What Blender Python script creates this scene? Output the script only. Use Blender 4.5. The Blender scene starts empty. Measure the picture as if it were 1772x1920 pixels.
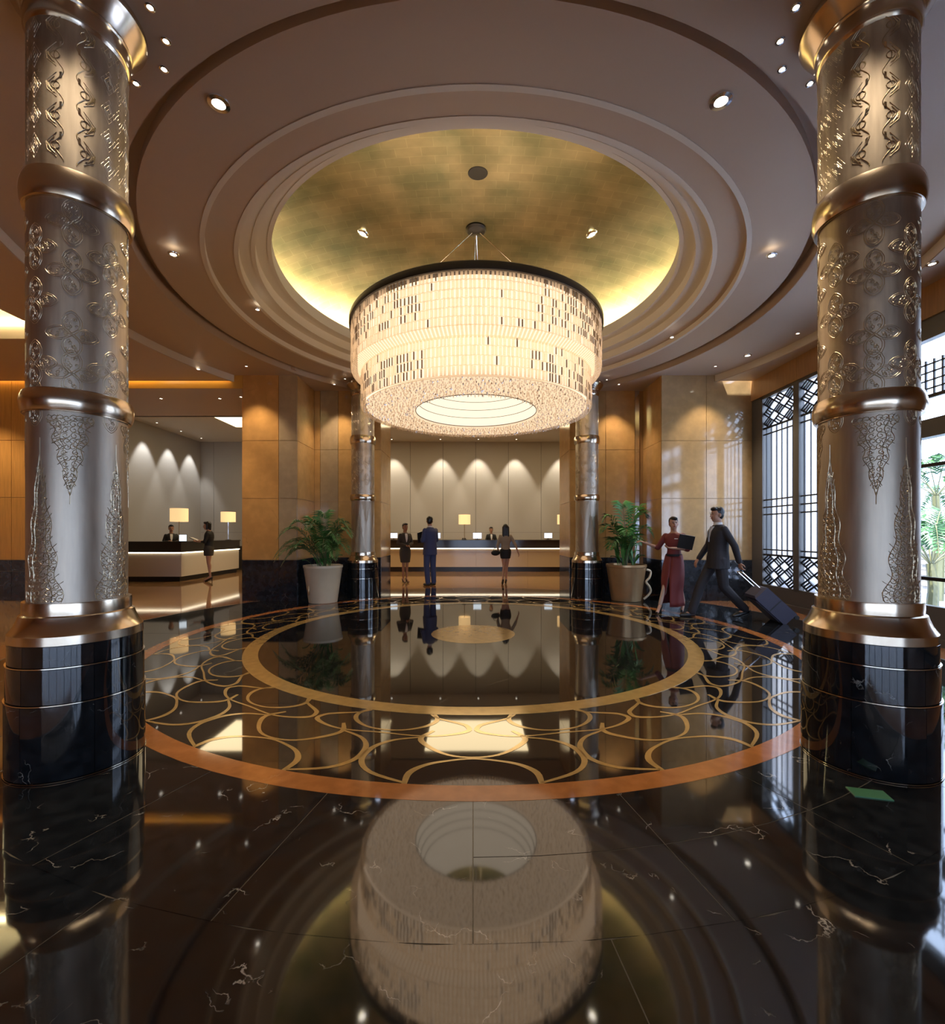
import bpy, bmesh, math, random
from mathutils import Vector, Matrix
random.seed(7)
S = bpy.context.scene
COL = S.collection
PI = math.pi
def R(d): return math.radians(d)

# ------------------------------------------------------------------ camera
EYE, FPX = 1.36, 860.0
cam = bpy.data.cameras.new('camera')
cam.sensor_fit = 'HORIZONTAL'; cam.sensor_width = 36.0
cam.lens = 36.0 * FPX / 1772.0
cam.shift_y = 40.0 / 1772.0
cam.shift_x = -1.0 / 1772.0
cam.clip_start = 0.05; cam.clip_end = 200
camo = bpy.data.objects.new('camera', cam); COL.objects.link(camo)
camo.location = (0, 0, EYE); camo.rotation_euler = (PI / 2, 0, 0)
S.camera = camo

# ------------------------------------------------------------------ world, daylight, exposure
w = bpy.data.worlds.new('sky'); S.world = w; w.use_nodes = True
bg = w.node_tree.nodes['Background']
bg.inputs[0].default_value = (0.60, 0.73, 1.0, 1)
bg.inputs[1].default_value = 5.0
sun = bpy.data.lights.new('sun', 'SUN'); sun.energy = 17.0; sun.angle = R(1.0); sun.color = (0.97, 0.97, 1.0)
suno = bpy.data.objects.new('sun', sun); COL.objects.link(suno); suno.rotation_euler = (R(8), R(-17), 0)   # high, from behind the building
vs = S.view_settings
vs.view_transform = 'Standard'; vs.look = 'None'; vs.gamma = 1.0
vs.exposure = 0.6
vs.use_curve_mapping = False
S.cycles.max_bounces = 10
S.cycles.diffuse_bounces = 4
S.cycles.glossy_bounces = 5
S.cycles.transparent_max_bounces = 12
S.cycles.sample_clamp_indirect = 4.0
S.cycles.caustics_reflective = False
S.cycles.caustics_refractive = False

def portal(loc, rot, sx, sy):
    l = bpy.data.lights.new('window_portal', 'AREA'); l.shape = 'RECTANGLE'; l.size = sx; l.size_y = sy
    l.cycles.is_portal = True
    o = bpy.data.objects.new('window_portal', l); COL.objects.link(o)
    o.location = loc; o.rotation_euler = rot
def spot(parent, loc, target, watts, angle, blend=0.6, size=0.04, color=(1.0, 0.82, 0.6)):
    l = bpy.data.lights.new('lamp_light', 'SPOT'); l.energy = watts; l.spot_size = R(angle); l.spot_blend = blend
    l.shadow_soft_size = size; l.color = color
    o = bpy.data.objects.new('lamp_light', l); COL.objects.link(o)
    o.location = loc
    d = Vector(target) - Vector(loc)
    o.rotation_euler = d.to_track_quat('-Z', 'Y').to_euler()
    if parent: o.parent = parent; o.matrix_parent_inverse = Matrix.Translation(parent.location).inverted()
    return o

# ------------------------------------------------------------------ materials
MATS = {}
def srgb(r, g, b):
    f = lambda c: (c / 255 / 12.92) if c / 255 <= 0.04045 else ((c / 255 + 0.055) / 1.055) ** 2.4
    return (f(r), f(g), f(b))
def pm(name, col, rough=0.5, metal=0.0, ior=1.5, var=0.0, vscale=6.0, stretch=(1, 1, 1), bump=0.0, bscale=60.0, emit=None, estr=0.0, rvar=0.0):
    m = bpy.data.materials.new(name); m.use_nodes = True
    nt = m.node_tree; b = nt.nodes['Principled BSDF']
    b.inputs['Base Color'].default_value = (*col, 1); b.inputs['Roughness'].default_value = rough
    b.inputs['Metallic'].default_value = metal; b.inputs['IOR'].default_value = ior
    if var or bump or rvar:
        tc = nt.nodes.new('ShaderNodeTexCoord'); mp = nt.nodes.new('ShaderNodeMapping')
        mp.inputs['Scale'].default_value = stretch
        nt.links.new(tc.outputs['Object'], mp.inputs[0])
    if var or rvar:
        n = nt.nodes.new('ShaderNodeTexNoise'); n.inputs['Scale'].default_value = vscale; n.inputs['Detail'].default_value = 6
        nt.links.new(mp.outputs[0], n.inputs['Vector'])
    if var:
        cr = nt.nodes.new('ShaderNodeValToRGB')
        cr.color_ramp.elements[0].position = 0.3; cr.color_ramp.elements[1].position = 0.72
        cr.color_ramp.elements[0].color = (*[c * (1 - var) for c in col], 1)
        cr.color_ramp.elements[1].color = (*[min(1, c * (1 + var)) for c in col], 1)
        nt.links.new(n.outputs['Fac'], cr.inputs[0]); nt.links.new(cr.outputs[0], b.inputs['Base Color'])
    if rvar:
        mr = nt.nodes.new('ShaderNodeMapRange')
        mr.inputs[3].default_value = max(0.0, rough - rvar); mr.inputs[4].default_value = rough + rvar
        nt.links.new(n.outputs['Fac'], mr.inputs[0]); nt.links.new(mr.outputs[0], b.inputs['Roughness'])
    if bump:
        n2 = nt.nodes.new('ShaderNodeTexNoise'); n2.inputs['Scale'].default_value = bscale; n2.inputs['Detail'].default_value = 3
        nt.links.new(mp.outputs[0], n2.inputs['Vector'])
        bp = nt.nodes.new('ShaderNodeBump'); bp.inputs['Strength'].default_value = bump; bp.inputs['Distance'].default_value = 0.01
        nt.links.new(n2.outputs['Fac'], bp.inputs['Height']); nt.links.new(bp.outputs[0], b.inputs['Normal'])
    if emit:
        b.inputs['Emission Color'].default_value = (*emit, 1); b.inputs['Emission Strength'].default_value = estr
    MATS[name] = m
    return m
def marble(name, base, vein, rough=0.05, ior=1.75, vscale=1.3, amount=1.0, mottle=1.6):
    m = bpy.data.materials.new(name); m.use_nodes = True
    nt = m.node_tree; b = nt.nodes['Principled BSDF']; L = nt.links.new
    geo = nt.nodes.new('ShaderNodeNewGeometry')
    nw = nt.nodes.new('ShaderNodeTexNoise'); nw.inputs['Scale'].default_value = vscale * 2.2; nw.inputs['Detail'].default_value = 8
    L(geo.outputs['Position'], nw.inputs['Vector'])
    wm = nt.nodes.new('ShaderNodeMixRGB'); wm.blend_type = 'LINEAR_LIGHT'; wm.inputs[0].default_value = 0.16
    L(geo.outputs['Position'], wm.inputs[1]); L(nw.outputs['Color'], wm.inputs[2])
    n1 = nt.nodes.new('ShaderNodeTexVoronoi'); n1.feature = 'DISTANCE_TO_EDGE'; n1.inputs['Scale'].default_value = vscale
    L(wm.outputs[0], n1.inputs['Vector'])
    cr = nt.nodes.new('ShaderNodeValToRGB'); cr.color_ramp.elements[0].position = 0.001; cr.color_ramp.elements[1].position = 0.0075
    cr.color_ramp.elements[0].color = (1, 1, 1, 1); cr.color_ramp.elements[1].color = (0, 0, 0, 1)
    L(n1.outputs['Distance'], cr.inputs[0])
    n2 = nt.nodes.new('ShaderNodeTexNoise'); n2.inputs['Scale'].default_value = vscale * 2.3; n2.inputs['Detail'].default_value = 2
    L(geo.outputs['Position'], n2.inputs['Vector'])
    cr2 = nt.nodes.new('ShaderNodeValToRGB'); cr2.color_ramp.elements[0].position = 0.54; cr2.color_ramp.elements[1].position = 0.70
    L(n2.outputs['Fac'], cr2.inputs[0])
    mu = nt.nodes.new('ShaderNodeMath'); mu.operation = 'MULTIPLY'; L(cr.outputs[0], mu.inputs[0]); L(cr2.outputs[0], mu.inputs[1])
    mu2 = nt.nodes.new('ShaderNodeMath'); mu2.operation = 'MULTIPLY'; L(mu.outputs[0], mu2.inputs[0]); mu2.inputs[1].default_value = amount
    n3 = nt.nodes.new('ShaderNodeTexNoise'); n3.inputs['Scale'].default_value = vscale * 5; n3.inputs['Detail'].default_value = 8
    L(geo.outputs['Position'], n3.inputs['Vector'])
    cr3 = nt.nodes.new('ShaderNodeValToRGB'); cr3.color_ramp.elements[0].position = 0.4; cr3.color_ramp.elements[1].position = 0.8
    cr3.color_ramp.elements[0].color = (*base, 1); cr3.color_ramp.elements[1].color = (*[c * (1 + mottle) for c in base], 1)
    L(n3.outputs['Fac'], cr3.inputs[0])
    mx = nt.nodes.new('ShaderNodeMixRGB'); L(mu2.outputs[0], mx.inputs[0]); L(cr3.outputs[0], mx.inputs[1]); mx.inputs[2].default_value = (*vein, 1)
    L(mx.outputs[0], b.inputs['Base Color'])
    b.inputs['Roughness'].default_value = rough; b.inputs['IOR'].default_value = ior
    MATS[name] = m; return m
def glow(name, col, strength):
    m = bpy.data.materials.new(name); m.use_nodes = True
    nt = m.node_tree; nt.nodes.remove(nt.nodes['Principled BSDF'])
    e = nt.nodes.new('ShaderNodeEmission'); e.inputs[0].default_value = (*col, 1); e.inputs[1].default_value = strength
    nt.links.new(e.outputs[0], nt.nodes['Material Output'].inputs[0]); MATS[name] = m; return m

marble('black_marble', (0.007, 0.008, 0.009), (0.50, 0.46, 0.39), 0.045, 1.95, 2.6)
marble('plinth_marble', (0.005, 0.006, 0.007), (0.4, 0.38, 0.33), 0.05, 1.6, 3.0, 0.7)
marble('medallion_black', (0.009, 0.008, 0.008), (0.3, 0.27, 0.22), 0.035, 1.95, 0.8, 0.25, 0.6)
marble('orange_marble', (0.35, 0.13, 0.036), (0.5, 0.25, 0.12), 0.07, 1.6, 2.2, 0.4, 0.35)
marble('beige_marble', (0.36, 0.205, 0.095), (0.5, 0.34, 0.2), 0.06, 1.6, 0.9, 0.3, 0.2)
marble('brown_marble', (0.30, 0.13, 0.055), (0.4, 0.2, 0.1), 0.06, 1.6, 1.5, 0.3, 0.3)
marble('gold_stone', (0.50, 0.285, 0.10), (0.30, 0.14, 0.05), 0.14, 1.55, 1.1, 0.5, 0.25)
marble('amber_stone', (0.56, 0.285, 0.085), (0.30, 0.12, 0.03), 0.14, 1.55, 1.1, 0.5, 0.25)
marble('onyx_stone', (0.40, 0.29, 0.165), (0.50, 0.40, 0.28), 0.09, 1.75, 1.4, 0.6, 0.22)
marble('tan_stone', (0.44, 0.29, 0.13), (0.52, 0.40, 0.24), 0.09, 1.7, 1.4, 0.6, 0.25)
marble('dark_base', (0.012, 0.014, 0.018), (0.3, 0.3, 0.3), 0.10, 1.6, 2.0, 0.4)
pm('gold_inlay', (0.52, 0.33, 0.11), 0.12, 0.35, 1.6, 0.12, 12)
pm('joint_stone', (0.10, 0.085, 0.06), 0.4)
pm('column_metal', (0.43, 0.365, 0.29), 0.45, 1.0, 1.5, 0.14, 4, (8, 8, 0.8), 0.05, 180, rvar=0.06)
pm('relief_metal', (0.50, 0.41, 0.28), 0.36, 1.0)
pm('ring_metal', (0.58, 0.48, 0.36), 0.2, 1.0, 1.5, 0.06, 8)
pm('trim_metal', (0.8, 0.72, 0.58), 0.15, 1.0)
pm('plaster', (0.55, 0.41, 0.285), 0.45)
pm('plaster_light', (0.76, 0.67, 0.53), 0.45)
pm('plaster_white', (0.66, 0.62, 0.55), 0.6)
pm('fascia_gold', (0.62, 0.33, 0.06), 0.4)
pm('wood_amber', (0.50, 0.235, 0.055), 0.28, 0, 1.5, 0.14, 5, (9, 9, 0.6))
pm('header_wood', (0.40, 0.21, 0.075), 0.3, 0, 1.5, 0.12, 5, (9, 9, 0.6))
pm('grey_panel', (0.44, 0.405, 0.35), 0.5)
pm('grey_wall', (0.40, 0.395, 0.385), 0.5)
pm('counter_dark', (0.03, 0.026, 0.022), 0.15)
pm('counter_beige', (0.56, 0.42, 0.24), 0.22)
pm('desk_white', (0.70, 0.64, 0.53), 0.12)
pm('frame_grey', (0.095, 0.085, 0.072), 0.4)
pm('bar_black', (0.016, 0.016, 0.018), 0.4)
pm('dark_metal', (0.035, 0.03, 0.026), 0.35, 0.6)
pm('chrome', (0.75, 0.75, 0.77), 0.12, 1.0)
pm('pot_cream', (0.60, 0.50, 0.34), 0.32, 0, 1.5, 0.06, 3)
pm('pot_bronze', (0.42, 0.27, 0.13), 0.32, 0.5, 1.5, 0.1, 3)
pm('soil', (0.03, 0.02, 0.012), 0.9, bump=0.6, bscale=40)
pm('leaf', (0.035, 0.115, 0.022), 0.42, 0, 1.45, 0.5, 7)
pm('leaf_bright', (0.07, 0.23, 0.045), 0.4, 0, 1.45, 0.4, 7)
pm('stalk', (0.16, 0.15, 0.06), 0.5)
pm('skin', (0.46, 0.25, 0.16), 0.5)
pm('skin_tan', (0.34, 0.175, 0.10), 0.5)
pm('stocking', (0.50, 0.36, 0.28), 0.45)
pm('hair_black', (0.008, 0.007, 0.007), 0.38)
pm('lips', (0.35, 0.05, 0.05), 0.4)
pm('eye_dark', (0.01, 0.008, 0.008), 0.3)
pm('cloth_navy', (0.045, 0.058, 0.135), 0.75)
pm('cloth_charcoal', (0.016, 0.015, 0.02), 0.75)
pm('cloth_grey', (0.05, 0.043, 0.034), 0.8)
pm('cloth_black', (0.008, 0.008, 0.009), 0.7)
pm('cloth_red', (0.16, 0.02, 0.02), 0.6)
pm('cloth_beige', (0.36, 0.29, 0.2), 0.8)
pm('cloth_white', (0.75, 0.73, 0.7), 0.7)
pm('tie_blue', (0.3, 0.38, 0.5), 0.6)
pm('shoe_black', (0.008, 0.008, 0.008), 0.25)
pm('sole_pale', (0.6, 0.58, 0.55), 0.5)
pm('case_navy', (0.035, 0.033, 0.06), 0.55)
pm('green_card', (0.05, 0.16, 0.08), 0.4)
pm('cushion_dark', (0.01, 0.01, 0.01), 0.5)
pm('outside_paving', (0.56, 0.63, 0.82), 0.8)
pm('forecourt_paving', (0.16, 0.14, 0.115), 0.8)
pm('outside_wall', (0.26, 0.23, 0.18), 0.8, 0, 1.5, 0.2, 3)
glow('crystal_liner', (1.0, 0.72, 0.48), 1.08)
glow('chandelier_inner', (1.0, 0.80, 0.58), 0.88)
glow('chandelier_bottom', (1.0, 0.70, 0.45), 0.74)
glow('bulb', (1.0, 0.86, 0.66), 30.0)
glow('cove_warm', (1.0, 0.89, 0.58), 38.0)
glow('cove_coffer', (1.0, 0.86, 0.46), 24.0)
glow('cove_yellow', (1.0, 0.72, 0.24), 9.0)
pm('screen_grey', (0.42, 0.43, 0.48), 0.8)
pm('screen_fin', (0.72, 0.72, 0.74), 0.8)
glow('counter_strip', (1.0, 0.86, 0.62), 3.2)
glow('lens_glow', (1.0, 0.9, 0.75), 6.0)
glow('screen_white', (0.85, 0.94, 1.0), 0.9)
glow('panel_light', (1.0, 0.78, 0.45), 3.4)
def shade_mat():
    m = pm('lamp_shade', (0.85, 0.65, 0.38), 0.8, emit=(1.0, 0.66, 0.3), estr=0.62)
shade_mat()
def gold_leaf():
    m = bpy.data.materials.new('gold_leaf'); m.use_nodes = True
    nt = m.node_tree; b = nt.nodes['Principled BSDF']; L = nt.links.new
    geo = nt.nodes.new('ShaderNodeNewGeometry')
    br = nt.nodes.new('ShaderNodeTexBrick'); br.inputs['Scale'].default_value = 1.0
    br.inputs['Brick Width'].default_value = 0.30; br.inputs['Row Height'].default_value = 0.15; br.inputs['Mortar Size'].default_value = 0.004
    br.inputs['Color1'].default_value = (0.40, 0.345, 0.215, 1); br.inputs['Color2'].default_value = (0.35, 0.30, 0.185, 1); br.inputs['Mortar'].default_value = (0.45, 0.385, 0.24, 1)
    L(geo.outputs['Position'], br.inputs['Vector'])
    n = nt.nodes.new('ShaderNodeTexNoise'); n.inputs['Scale'].default_value = 1.6; n.inputs['Detail'].default_value = 6
    L(geo.outputs['Position'], n.inputs['Vector'])
    cr = nt.nodes.new('ShaderNodeValToRGB'); cr.color_ramp.elements[0].color = (0.62, 0.66, 0.55, 1); cr.color_ramp.elements[1].color = (1.15, 1.05, 0.9, 1)
    cr.color_ramp.elements[0].position = 0.35; cr.color_ramp.elements[1].position = 0.65
    L(n.outputs['Fac'], cr.inputs[0])
    mx = nt.nodes.new('ShaderNodeMixRGB'); mx.blend_type = 'MULTIPLY'; mx.inputs[0].default_value = 1; L(br.outputs['Color'], mx.inputs[1]); L(cr.outputs[0], mx.inputs[2])
    L(mx.outputs[0], b.inputs['Base Color'])
    b.inputs['Metallic'].default_value = 1.0; b.inputs['Roughness'].default_value = 0.30
    bp = nt.nodes.new('ShaderNodeBump'); bp.inputs['Strength'].default_value = 0.12; bp.inputs['Distance'].default_value = 0.01; bp.invert = True
    L(br.outputs['Fac'], bp.inputs['Height']); L(bp.outputs[0], b.inputs['Normal'])
    MATS['gold_leaf'] = m
gold_leaf()
def crystal(name, tint, gl, tr):
    m = bpy.data.materials.new(name); m.use_nodes = True
    nt = m.node_tree; nt.nodes.remove(nt.nodes['Principled BSDF']); L = nt.links.new
    t = nt.nodes.new('ShaderNodeBsdfTranslucent'); t.inputs[0].default_value = (*tint, 1)
    g = nt.nodes.new('ShaderNodeBsdfGlossy'); g.inputs[0].default_value = (0.9, 0.88, 0.85, 1); g.inputs[1].default_value = 0.12
    p = nt.nodes.new('ShaderNodeBsdfTransparent'); p.inputs[0].default_value = (1, 0.97, 0.92, 1)
    a = nt.nodes.new('ShaderNodeMixShader'); a.inputs[0].default_value = gl; L(t.outputs[0], a.inputs[1]); L(g.outputs[0], a.inputs[2])
    c = nt.nodes.new('ShaderNodeMixShader'); c.inputs[0].default_value = tr; L(a.outputs[0], c.inputs[1]); L(p.outputs[0], c.inputs[2])
    L(c.outputs[0], nt.nodes['Material Output'].inputs[0]); MATS[name] = m
crystal('crystal_clear', (0.97, 0.88, 0.76), 0.08, 0.55)
crystal('crystal_smoke', (0.42, 0.33, 0.24), 0.35, 0.1)
def glass():
    m = bpy.data.materials.new('window_glass'); m.use_nodes = True
    nt = m.node_tree; nt.nodes.remove(nt.nodes['Principled BSDF']); L = nt.links.new
    g = nt.nodes.new('ShaderNodeBsdfGlossy'); g.inputs[1].default_value = 0.02
    p = nt.nodes.new('ShaderNodeBsdfTransparent'); p.inputs[0].default_value = (0.93, 0.96, 0.98, 1)
    a = nt.nodes.new('ShaderNodeMixShader'); a.inputs[0].default_value = 0.06; L(p.outputs[0], a.inputs[1]); L(g.outputs[0], a.inputs[2])
    L(a.outputs[0], nt.nodes['Material Output'].inputs[0]); MATS['window_glass'] = m
glass()

# ------------------------------------------------------------------ mesh helpers
class MB:
    def __init__(s): s.v = []; s.f = []; s.mi = []
    def add(s, vs, fs, mi=0):
        o = len(s.v); s.v += [tuple(p) for p in vs]; s.f += [tuple(i + o for i in f) for f in fs]; s.mi += [mi] * len(fs); return s
    def box(s, x0, x1, y0, y1, z0, z1, mi=0):
        vs = [(x0, y0, z0), (x1, y0, z0), (x1, y1, z0), (x0, y1, z0), (x0, y0, z1), (x1, y0, z1), (x1, y1, z1), (x0, y1, z1)]
        return s.add(vs, [(0, 3, 2, 1), (4, 5, 6, 7), (0, 1, 5, 4), (1, 2, 6, 5), (2, 3, 7, 6), (3, 0, 4, 7)], mi)
    def obox(s, c, ax, ay, az, mi=0):
        c, ax, ay, az = map(Vector, (c, ax, ay, az)); vs = []
        for k in (-1, 1):
            for i, j in ((-1, -1), (1, -1), (1, 1), (-1, 1)): vs.append(c + ax * i + ay * j + az * k)
        return s.add(vs, [(0, 3, 2, 1), (4, 5, 6, 7), (0, 1, 5, 4), (1, 2, 6, 5), (2, 3, 7, 6), (3, 0, 4, 7)], mi)
    def cbox(s, x0, x1, y0, y1, z0, z1, c=0.01, mi=0):
        """box with chamfered vertical and top edges"""
        def ring(d, z): return [(x0 + d + c * (d == 0) * 0, y0 + d, z), (x1 - d, y0 + d, z), (x1 - d, y1 - d, z), (x0 + d, y1 - d, z)]
        vs = ring(0, z0) + ring(0, z1 - c) + ring(c, z1)
        fs = [(0, 3, 2, 1), (8, 9, 10, 11)]
        for k in (0, 4):
            for i in range(4): j = (i + 1) % 4; fs.append((k + i, k + j, k + 4 + j, k + 4 + i))
        return s.add(vs, fs, mi)
    def lathe(s, prof, seg=48, a0=0.0, a1=2 * PI, c=(0, 0), mi=0):
        full = abs(a1 - a0 - 2 * PI) < 1e-6; n = seg if full else seg + 1; vs = []; fs = []
        for i in range(n):
            a = a0 + (a1 - a0) * i / seg
            for r, z in prof: vs.append((c[0] + r * math.cos(a), c[1] + r * math.sin(a), z))
        m = len(prof)
        for i in range(seg):
            j = (i + 1) % n
            for k in range(m - 1): fs.append((i * m + k, j * m + k, j * m + k + 1, i * m + k + 1))
        return s.add(vs, fs, mi)
    def tube(s, pts, rad, sides=8, mi=0, caps=True):
        pts = [Vector(p) for p in pts]; n = len(pts)
        if not hasattr(rad, '__len__'): rad = [rad] * n
        vs = []; fs = []; up = None
        for i in range(n):
            t = (pts[min(i + 1, n - 1)] - pts[max(i - 1, 0)]).normalized()
            if up is None:
                up = Vector((0, 0, 1)) if abs(t.z) < 0.9 else Vector((1, 0, 0))
            u = (up - t * up.dot(t)).normalized(); v = t.cross(u); up = u
            for k in range(sides):
                a = 2 * PI * k / sides
                vs.append(pts[i] + (u * math.cos(a) + v * math.sin(a)) * rad[i])
        for i in range(n - 1):
            for k in range(sides):
                l = (k + 1) % sides; fs.append((i * sides + k, i * sides + l, (i + 1) * sides + l, (i + 1) * sides + k))
        if caps: fs.append(tuple(range(sides))[::-1]); fs.append(tuple((n - 1) * sides + k for k in range(sides)))
        return s.add(vs, fs, mi)
    def ell(s, c, r, seg=14, rings=9, mi=0, rot=None):
        vs = []; fs = []; c = Vector(c)
        for i in range(rings + 1):
            ph = PI * i / rings
            for k in range(seg):
                a = 2 * PI * k / seg
                p = Vector((r[0] * math.sin(ph) * math.cos(a), r[1] * math.sin(ph) * math.sin(a), r[2] * math.cos(ph)))
                if rot is not None: p = rot @ p
                vs.append(c + p)
        for i in range(rings):
            for k in range(seg):
                l = (k + 1) % seg; fs.append((i * seg + k, (i + 1) * seg + k, (i + 1) * seg + l, i * seg + l))
        return s.add(vs, fs, mi)
    def cap(s, p0, p1, r0, r1, seg=12):
        """closed tapered capsule"""
        p0, p1 = Vector(p0), Vector(p1); t = (p1 - p0)
        t = t.normalized() if t.length > 1e-6 else Vector((0, 0, 1))
        pts = []; rad = []
        for a in (90, 60, 30, 0): pts.append(p0 - t * r0 * math.sin(R(a))); rad.append(max(1e-4, r0 * math.cos(R(a))))
        for a in (0, 30, 60, 90): pts.append(p1 + t * r1 * math.sin(R(a))); rad.append(max(1e-4, r1 * math.cos(R(a))))
        return s.tube(pts, rad, seg)
    def loft(s, secs, seg=20, caps=True):
        """secs: (cx, cy, z, rx, ry)"""
        vs = []; fs = []
        for cx, cy, z, rx, ry in secs:
            for k in range(seg):
                a = 2 * PI * k / seg; ca, sa = math.cos(a), math.sin(a)
                e = 0.85
                vs.append((cx + rx * math.copysign(abs(ca) ** e, ca), cy + ry * math.copysign(abs(sa) ** e, sa), z))
        for i in range(len(secs) - 1):
            for k in range(seg):
                l = (k + 1) % seg; fs.append((i * seg + k, i * seg + l, (i + 1) * seg + l, (i + 1) * seg + k))
        if caps: fs.append(tuple(range(seg))[::-1]); fs.append(tuple((len(secs) - 1) * seg + k for k in range(seg)))
        return s.add(vs, fs)
    def mesh(s, name, mats, smooth=False):
        me = bpy.data.meshes.new(name); me.from_pydata(s.v, [], s.f); me.validate()
        if isinstance(mats, str): mats = [mats]
        for m in mats: me.materials.append(MATS[m])
        if len(mats) > 1 and len(me.polygons) == len(s.mi): me.polygons.foreach_set('material_index', s.mi)
        bm = bmesh.new(); bm.from_mesh(me); bmesh.ops.recalc_face_normals(bm, faces=bm.faces); bm.to_mesh(me); bm.free()
        if smooth:
            me.polygons.foreach_set('use_smooth', [True] * len(me.polygons))
            try: me.set_sharp_from_angle(angle=R(smooth if smooth is not True else 38))
            except Exception: pass
        me.update(); return me
    def obj(s, name, mats, parent=None, smooth=False, loc=None, kind=None):
        return link(name, s.mesh(name, mats, smooth), parent, loc, kind)
def link(name, me, parent=None, loc=None, kind=None, rotz=0.0):
    o = bpy.data.objects.new(name, me); COL.objects.link(o)
    if parent: o.parent = parent
    if loc: o.location = loc
    if rotz: o.rotation_euler = (0, 0, rotz)
    if kind: o['kind'] = kind
    return o
def thing(name, label, cat, loc=(0, 0, 0), rotz=0.0, group=None):
    o = bpy.data.objects.new(name, None); COL.objects.link(o); o.empty_display_size = 0.1
    o.location = loc; o.rotation_euler = (0, 0, rotz); return tag(o, label, cat, group)
def tag(o, label, cat, group=None):
    o['label'] = label; o['category'] = cat
    if group: o['group'] = group
    return o
def at(x, y, Y): return Vector(((x - 887) / FPX * Y, Y, EYE + (1000 - y) / FPX * Y))
def sector(r0, r1, a0, a1, z0, z1, seg):
    """flat arc slab, angles measured from -Y (towards the camera), positive towards +X"""
    m = MB(); vs = []; fs = []
    for i in range(seg + 1):
        a = a0 + (a1 - a0) * i / seg; sx, sy = math.sin(a), -math.cos(a)
        vs += [(r0 * sx, r0 * sy, z0), (r1 * sx, r1 * sy, z0), (r1 * sx, r1 * sy, z1), (r0 * sx, r0 * sy, z1)]
    for i in range(seg):
        o = i * 4; p = o + 4
        for k in range(4): l = (k + 1) % 4; fs.append((o + k, p + k, p + l, o + l))
    if abs(a1 - a0 - 2 * PI) > 1e-6:
        fs.append((0, 1, 2, 3)); o = seg * 4; fs.append((o + 3, o + 2, o + 1, o))
    return m.add(vs, fs)
def clip(me, planes):
    bm = bmesh.new(); bm.from_mesh(me)
    for co, no in planes:
        bmesh.ops.bisect_plane(bm, geom=bm.verts[:] + bm.edges[:] + bm.faces[:], plane_co=co, plane_no=no, clear_outer=True)
    bm.to_mesh(me); bm.free(); return me
def struct(name, mb, mats, parent=None, smooth=False, label=None):
    o = mb.obj(name, mats, parent, smooth)
    o['kind'] = 'structure'
    if label: o['label'] = label
    return o

# ------------------------------------------------------------------ floor
FC = (0.0, 6.22)
CC = (0.03, 6.85)
floor = struct('floor', MB().box(-12.2, 5.8, -5.2, 18.2, -0.12, 0.0), 'beige_marble', label='polished marble lobby floor with round inlaid medallion')
def floor_part(name, mesh_or_mb, mats, rotz=0.0):
    me = mesh_or_mb.mesh(name, mats) if isinstance(mesh_or_mb, MB) else mesh_or_mb
    return link(name, me, floor, (FC[0], FC[1], 0), None, rotz)
floor_part('brown_band', sector(5.22, 5.75, 0, 2 * PI, -0.02, 0.002, 128), 'brown_marble')
floor_part('slab_bed', sector(3.86, 5.24, 0, 2 * PI, -0.02, 0.0022, 128), 'joint_stone')
ST = R(11.25)
def slab_mesh(r0, r1, da, g=0.0022):
    return sector(r0 + g, r1 - g, g / r0 , da - g / r0, -0.01, 0.0035, 3).mesh('stone_slab', 'black_marble')
s_in, s_mid, s_long, s_out = slab_mesh(3.90, 4.30, ST), slab_mesh(4.30, 4.71, ST), slab_mesh(3.90, 4.71, ST), slab_mesh(4.71, 5.22, 2 * ST)
for i in range(32):
    a = -PI + i * ST
    if a > -0.01: floor_part('stone_slab', s_in, None, a); floor_part('stone_slab', s_mid, None, a)
    else: floor_part('stone_slab', s_long, None, a)
for i in range(16): floor_part('stone_slab', s_out, None, -PI + (i * 2 + 0.5) * ST)
floor_part('orange_ring', sector(3.755, 3.90, 0, 2 * PI, -0.02, 0.0045, 160), 'orange_marble')
floor_part('medallion_field', sector(2.78, 3.76, 0, 2 * PI, -0.02, 0.003, 128), 'medallion_black')
floor_part('gold_ring', sector(2.64, 2.80, 0, 2 * PI, -0.02, 0.005, 160), 'gold_inlay')
floor_part('medallion_centre', sector(0.56, 2.66, 0, 2 * PI, -0.02, 0.003, 128), 'medallion_black')
floor_part('centre_disc', sector(0.001, 0.565, 0, 2 * PI, -0.02, 0.004, 64), 'gold_inlay')
def smooth_poly(pts, n=8):
    out = []
    for i in range(len(pts) - 1):
        p0 = pts[max(i - 1, 0)]; p1 = pts[i]; p2 = pts[i + 1]; p3 = pts[min(i + 2, len(pts) - 1)]
        for k in range(n):
            t = k / n
            out.append(tuple(0.5 * ((2 * b) + (-a + c) * t + (2 * a - 5 * b + 4 * c - d) * t * t + (-a + 3 * b - 3 * c + d) * t ** 3) for a, b, c, d in zip(p0, p1, p2, p3)))
    out.append(tuple(pts[-1])); return out
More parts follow.
